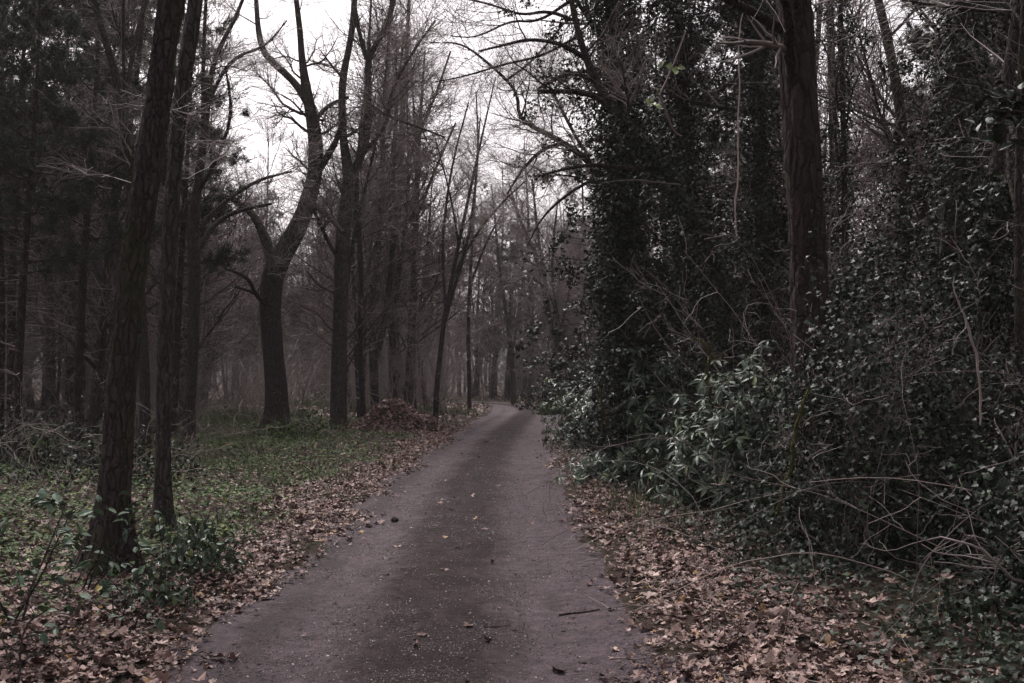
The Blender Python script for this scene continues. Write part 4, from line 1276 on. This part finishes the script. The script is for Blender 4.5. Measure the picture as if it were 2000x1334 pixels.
# pebbles trodden into the track
PEB = []
for s in range(3):
    o = np.array([[1, 0, 0], [0, 1, 0], [-1, 0, 0], [0, -1, 0], [0, 0, .7], [0, 0, -.7], [.6, .6, .35], [-.6, .5, .3]], float) * RNG.uniform(.75, 1.2, (8, 1))
    f = np.array([[0, 6, 4], [6, 1, 4], [1, 7, 4], [7, 2, 4], [2, 3, 4], [3, 0, 4], [0, 1, 6], [1, 2, 7], [1, 0, 5], [2, 1, 5], [3, 2, 5], [0, 3, 5]])
    PEB.append((o, [f]))
n = 190000
y = 3.8 + 26 * rng.random(n) ** 1.9
u = np.where(rng.random(n) < .45, rng.normal(-.02, .42, n), rng.uniform(-1.2, 1.2, n))
ok = (np.abs(u) < 1.3) & (rng.random(n) < .25 + .75 * sstep(-.25, .35, noise2(u * 2.2, y * 1.6, 71) + .4 * noise2(u * 7, y * 6, 72)))
y, u = y[ok], u[ok]
m = len(y)
g = Geo()
leaves_at(g, rng, PEB, np.column_stack([road_c(y) + u, y, road_z(u, y) + .001]), unit(rng.normal(size=(m, 3)) * [1, 1, .2]), unit(rng.normal(size=(m, 3)) * .2 + [0, 0, 1]), np.clip(rng.lognormal(-5.65, .45, m), .0018, .012))
tag(g.build('gravel', M_PEB), 'small light and dark pebbles in the middle of the track', 'gravel', kind='stuff')

n = 2600
y = 5 + 40 * rng.random(n) ** 1.3
u = rng.uniform(-1.25, 1.25, n)
g = Geo()
leaves_at(g, rng, IVY, np.column_stack([road_c(y) + u, y, road_z(u, y) + .004]), unit(rng.normal(size=(n, 3)) * [1, .5, .05]), unit(rng.normal(size=(n, 3)) * .12 + [0, 0, 1]), np.clip(rng.lognormal(-3.7, .5, n), .008, .07))
tag(g.build('leaf_scraps', M_SCRAP), 'dark scraps of trodden leaves and bark scattered over the track', 'debris', kind='stuff')

n = 420
y = 4.5 + 22 * rng.random(n) ** 1.4
sd = np.where(rng.random(n) < .5, -1, 1)
u = sd * (1.1 + rng.random(n) ** 1.3 * np.where(sd < 0, 3.2, 1.5))
x = road_c(y) + u
th = rng.uniform(0, 6.28, n)
d = np.column_stack([np.cos(th), np.sin(th), rng.normal(size=n) * .08])
P = np.empty((n, 6, 3))
P[:, 0] = np.column_stack([x, y, gz(x, y) + .03])
for q_ in range(1, 6):
    d = unit(d + rng.normal(size=(n, 3)) * [.22, .22, .05])
    P[:, q_] = P[:, q_ - 1] + d * (rng.uniform(.02, .09, n))[:, None]
    P[:, q_, 2] = np.maximum(P[:, q_, 2], gz(P[:, q_, 0], P[:, q_, 1]) + .015)
R_ = rng.uniform(.0015, .005, n)[:, None] * np.linspace(1, .5, 6)[None]
g = Geo()
tube(P, R_, 5, g)
tag(g.build('twig_litter', M_TWIG), 'small broken twigs among the fallen leaves on both verges', 'twigs', kind='stuff')

def ground_line(pts):
    r = []
    for x, y in pts:
        d = 1.6
        a, b = (x - 1000.0) / FPX, (667.0 - y) / FPX
        c, s = math.cos(PITCH), math.sin(PITCH)
        v = np.array([a, c - b * s, s + b * c])
        q = EYE + v * (1.6 / -v[2])
        q[2] = max(float(gz(q[0], q[1])), float(road_z(np.array([q[0] - road_c(q[1])]), np.array([q[1]]))[0])) + .006
        r.append(q)
    return np.array(r)
def ground_twig(label, pts, r, mat, seed):
    p = smooth_line(np.column_stack([ground_line(pts), np.full(len(pts), r)]), 12)
    g = Geo()
    tube(p[:, :3], p[:, 3] * np.linspace(1, .5, 12), 6, g, 0, .1)
    o = g.build('fallen_twig', mat, None, p[0, :3])
    o.location = p[0, :3]
    tag(o, label, 'twig')
ground_twig('dark twig lying across the right wheel line of the track', [(1092, 1195), (1115, 1192), (1140, 1192), (1172, 1189)], .008, M_BARK, 1)
ground_twig('thin pale twig near the bottom right of the track', [(1195, 1284), (1222, 1285), (1240, 1289), (1264, 1287)], .004, M_CANE, 2)
ground_twig('thin dark twig on the gravelly middle of the track', [(945, 1230), (970, 1226), (998, 1220)], .004, M_BARK, 3)
q = ground_line([(770, 1016)])[0]
g = Geo()
th, ph = np.meshgrid(np.linspace(0, 2 * math.pi, 12, endpoint=False), np.linspace(.05, math.pi - .05, 9))
s_ = np.stack([np.sin(ph) * np.cos(th), np.sin(ph) * np.sin(th), np.cos(ph)], -1)
s_ = s_ * (1 + .25 * noise(s_ * 2.1, 61) + .12 * noise(s_ * 6, 62))[..., None] * [.042, .034, .030]
ii = np.array([[r * 12 + c, r * 12 + (c + 1) % 12, (r + 1) * 12 + (c + 1) % 12, (r + 1) * 12 + c] for r in range(8) for c in range(12)])
g.add(s_.reshape(-1, 3), ii[:, ::-1])
o = g.build('stone', M_BARK)
o.location = q + [0, 0, .018]
tag(o, 'small dark stone lying alone on the left wheel line', 'stone')

# ---------------------------------------------------------------- far wood and the air
rng = np.random.default_rng(900)
n = 420
ang = rng.uniform(-.75, .75, n)
dist = rng.uniform(92, 125, n)
x, y = np.sin(ang) * dist, np.cos(ang) * dist
K = 8
H = rng.uniform(9, 15, n)
P = np.empty((n, K, 3))
for k in range(K):
    P[:, k] = np.column_stack([x + .4 * np.sin(k * .9 + x), y, gz(x, y) - .2 + H * k / (K - 1)])
R = rng.uniform(.08, .2, n)[:, None] * np.linspace(1, .15, K)[None]
g = Geo()
tube(P, R, 6, g, 0)
A, a = grow(rng, P, R, 5200, (.05, 1), (1.5, 4.5), (35, 80), 6, .03, .15, .4, rmin=.012)
tube(A, a, 3, g, 1)
B, b = grow(rng, A, a, 13000, (.1, 1), (.6, 1.8), (25, 70), 4, .02, .15, .6, rmin=.016)
tube(B, b, 3, g, 1)
tag(g.build('distant_wood', [M_BARK, M_FTWIG]), 'far bare wood closing the view behind the last trees', 'wood', kind='stuff')

HAZE = 0.0007
if HAZE:
    hzm = bpy.data.materials.new('haze')
    hzm.use_nodes = True
    hn = hzm.node_tree.nodes
    hn.clear()
    ho = hn.new('ShaderNodeOutputMaterial')
    pv = hn.new('ShaderNodeVolumePrincipled')
    pv.inputs['Color'].default_value = (.94, .85, .89, 1)
    pv.inputs['Density'].default_value = HAZE
    hzm.node_tree.links.new(pv.outputs[0], ho.inputs['Volume'])
    lo, hi = np.array([-260, -60, -2.5]), np.array([260, 270, 30.])
    cv = np.array([[lo[0] if not i & 1 else hi[0], lo[1] if not i & 2 else hi[1], lo[2] if not i & 4 else hi[2]] for i in range(8)])
    g = Geo()
    g.add(cv, np.array([[0, 2, 3, 1], [4, 5, 7, 6], [0, 1, 5, 4], [2, 6, 7, 3], [0, 4, 6, 2], [1, 3, 7, 5]]), smooth=False)
    tag(g.build('haze', hzm), 'thin damp winter haze between the trees', 'haze', kind='stuff')
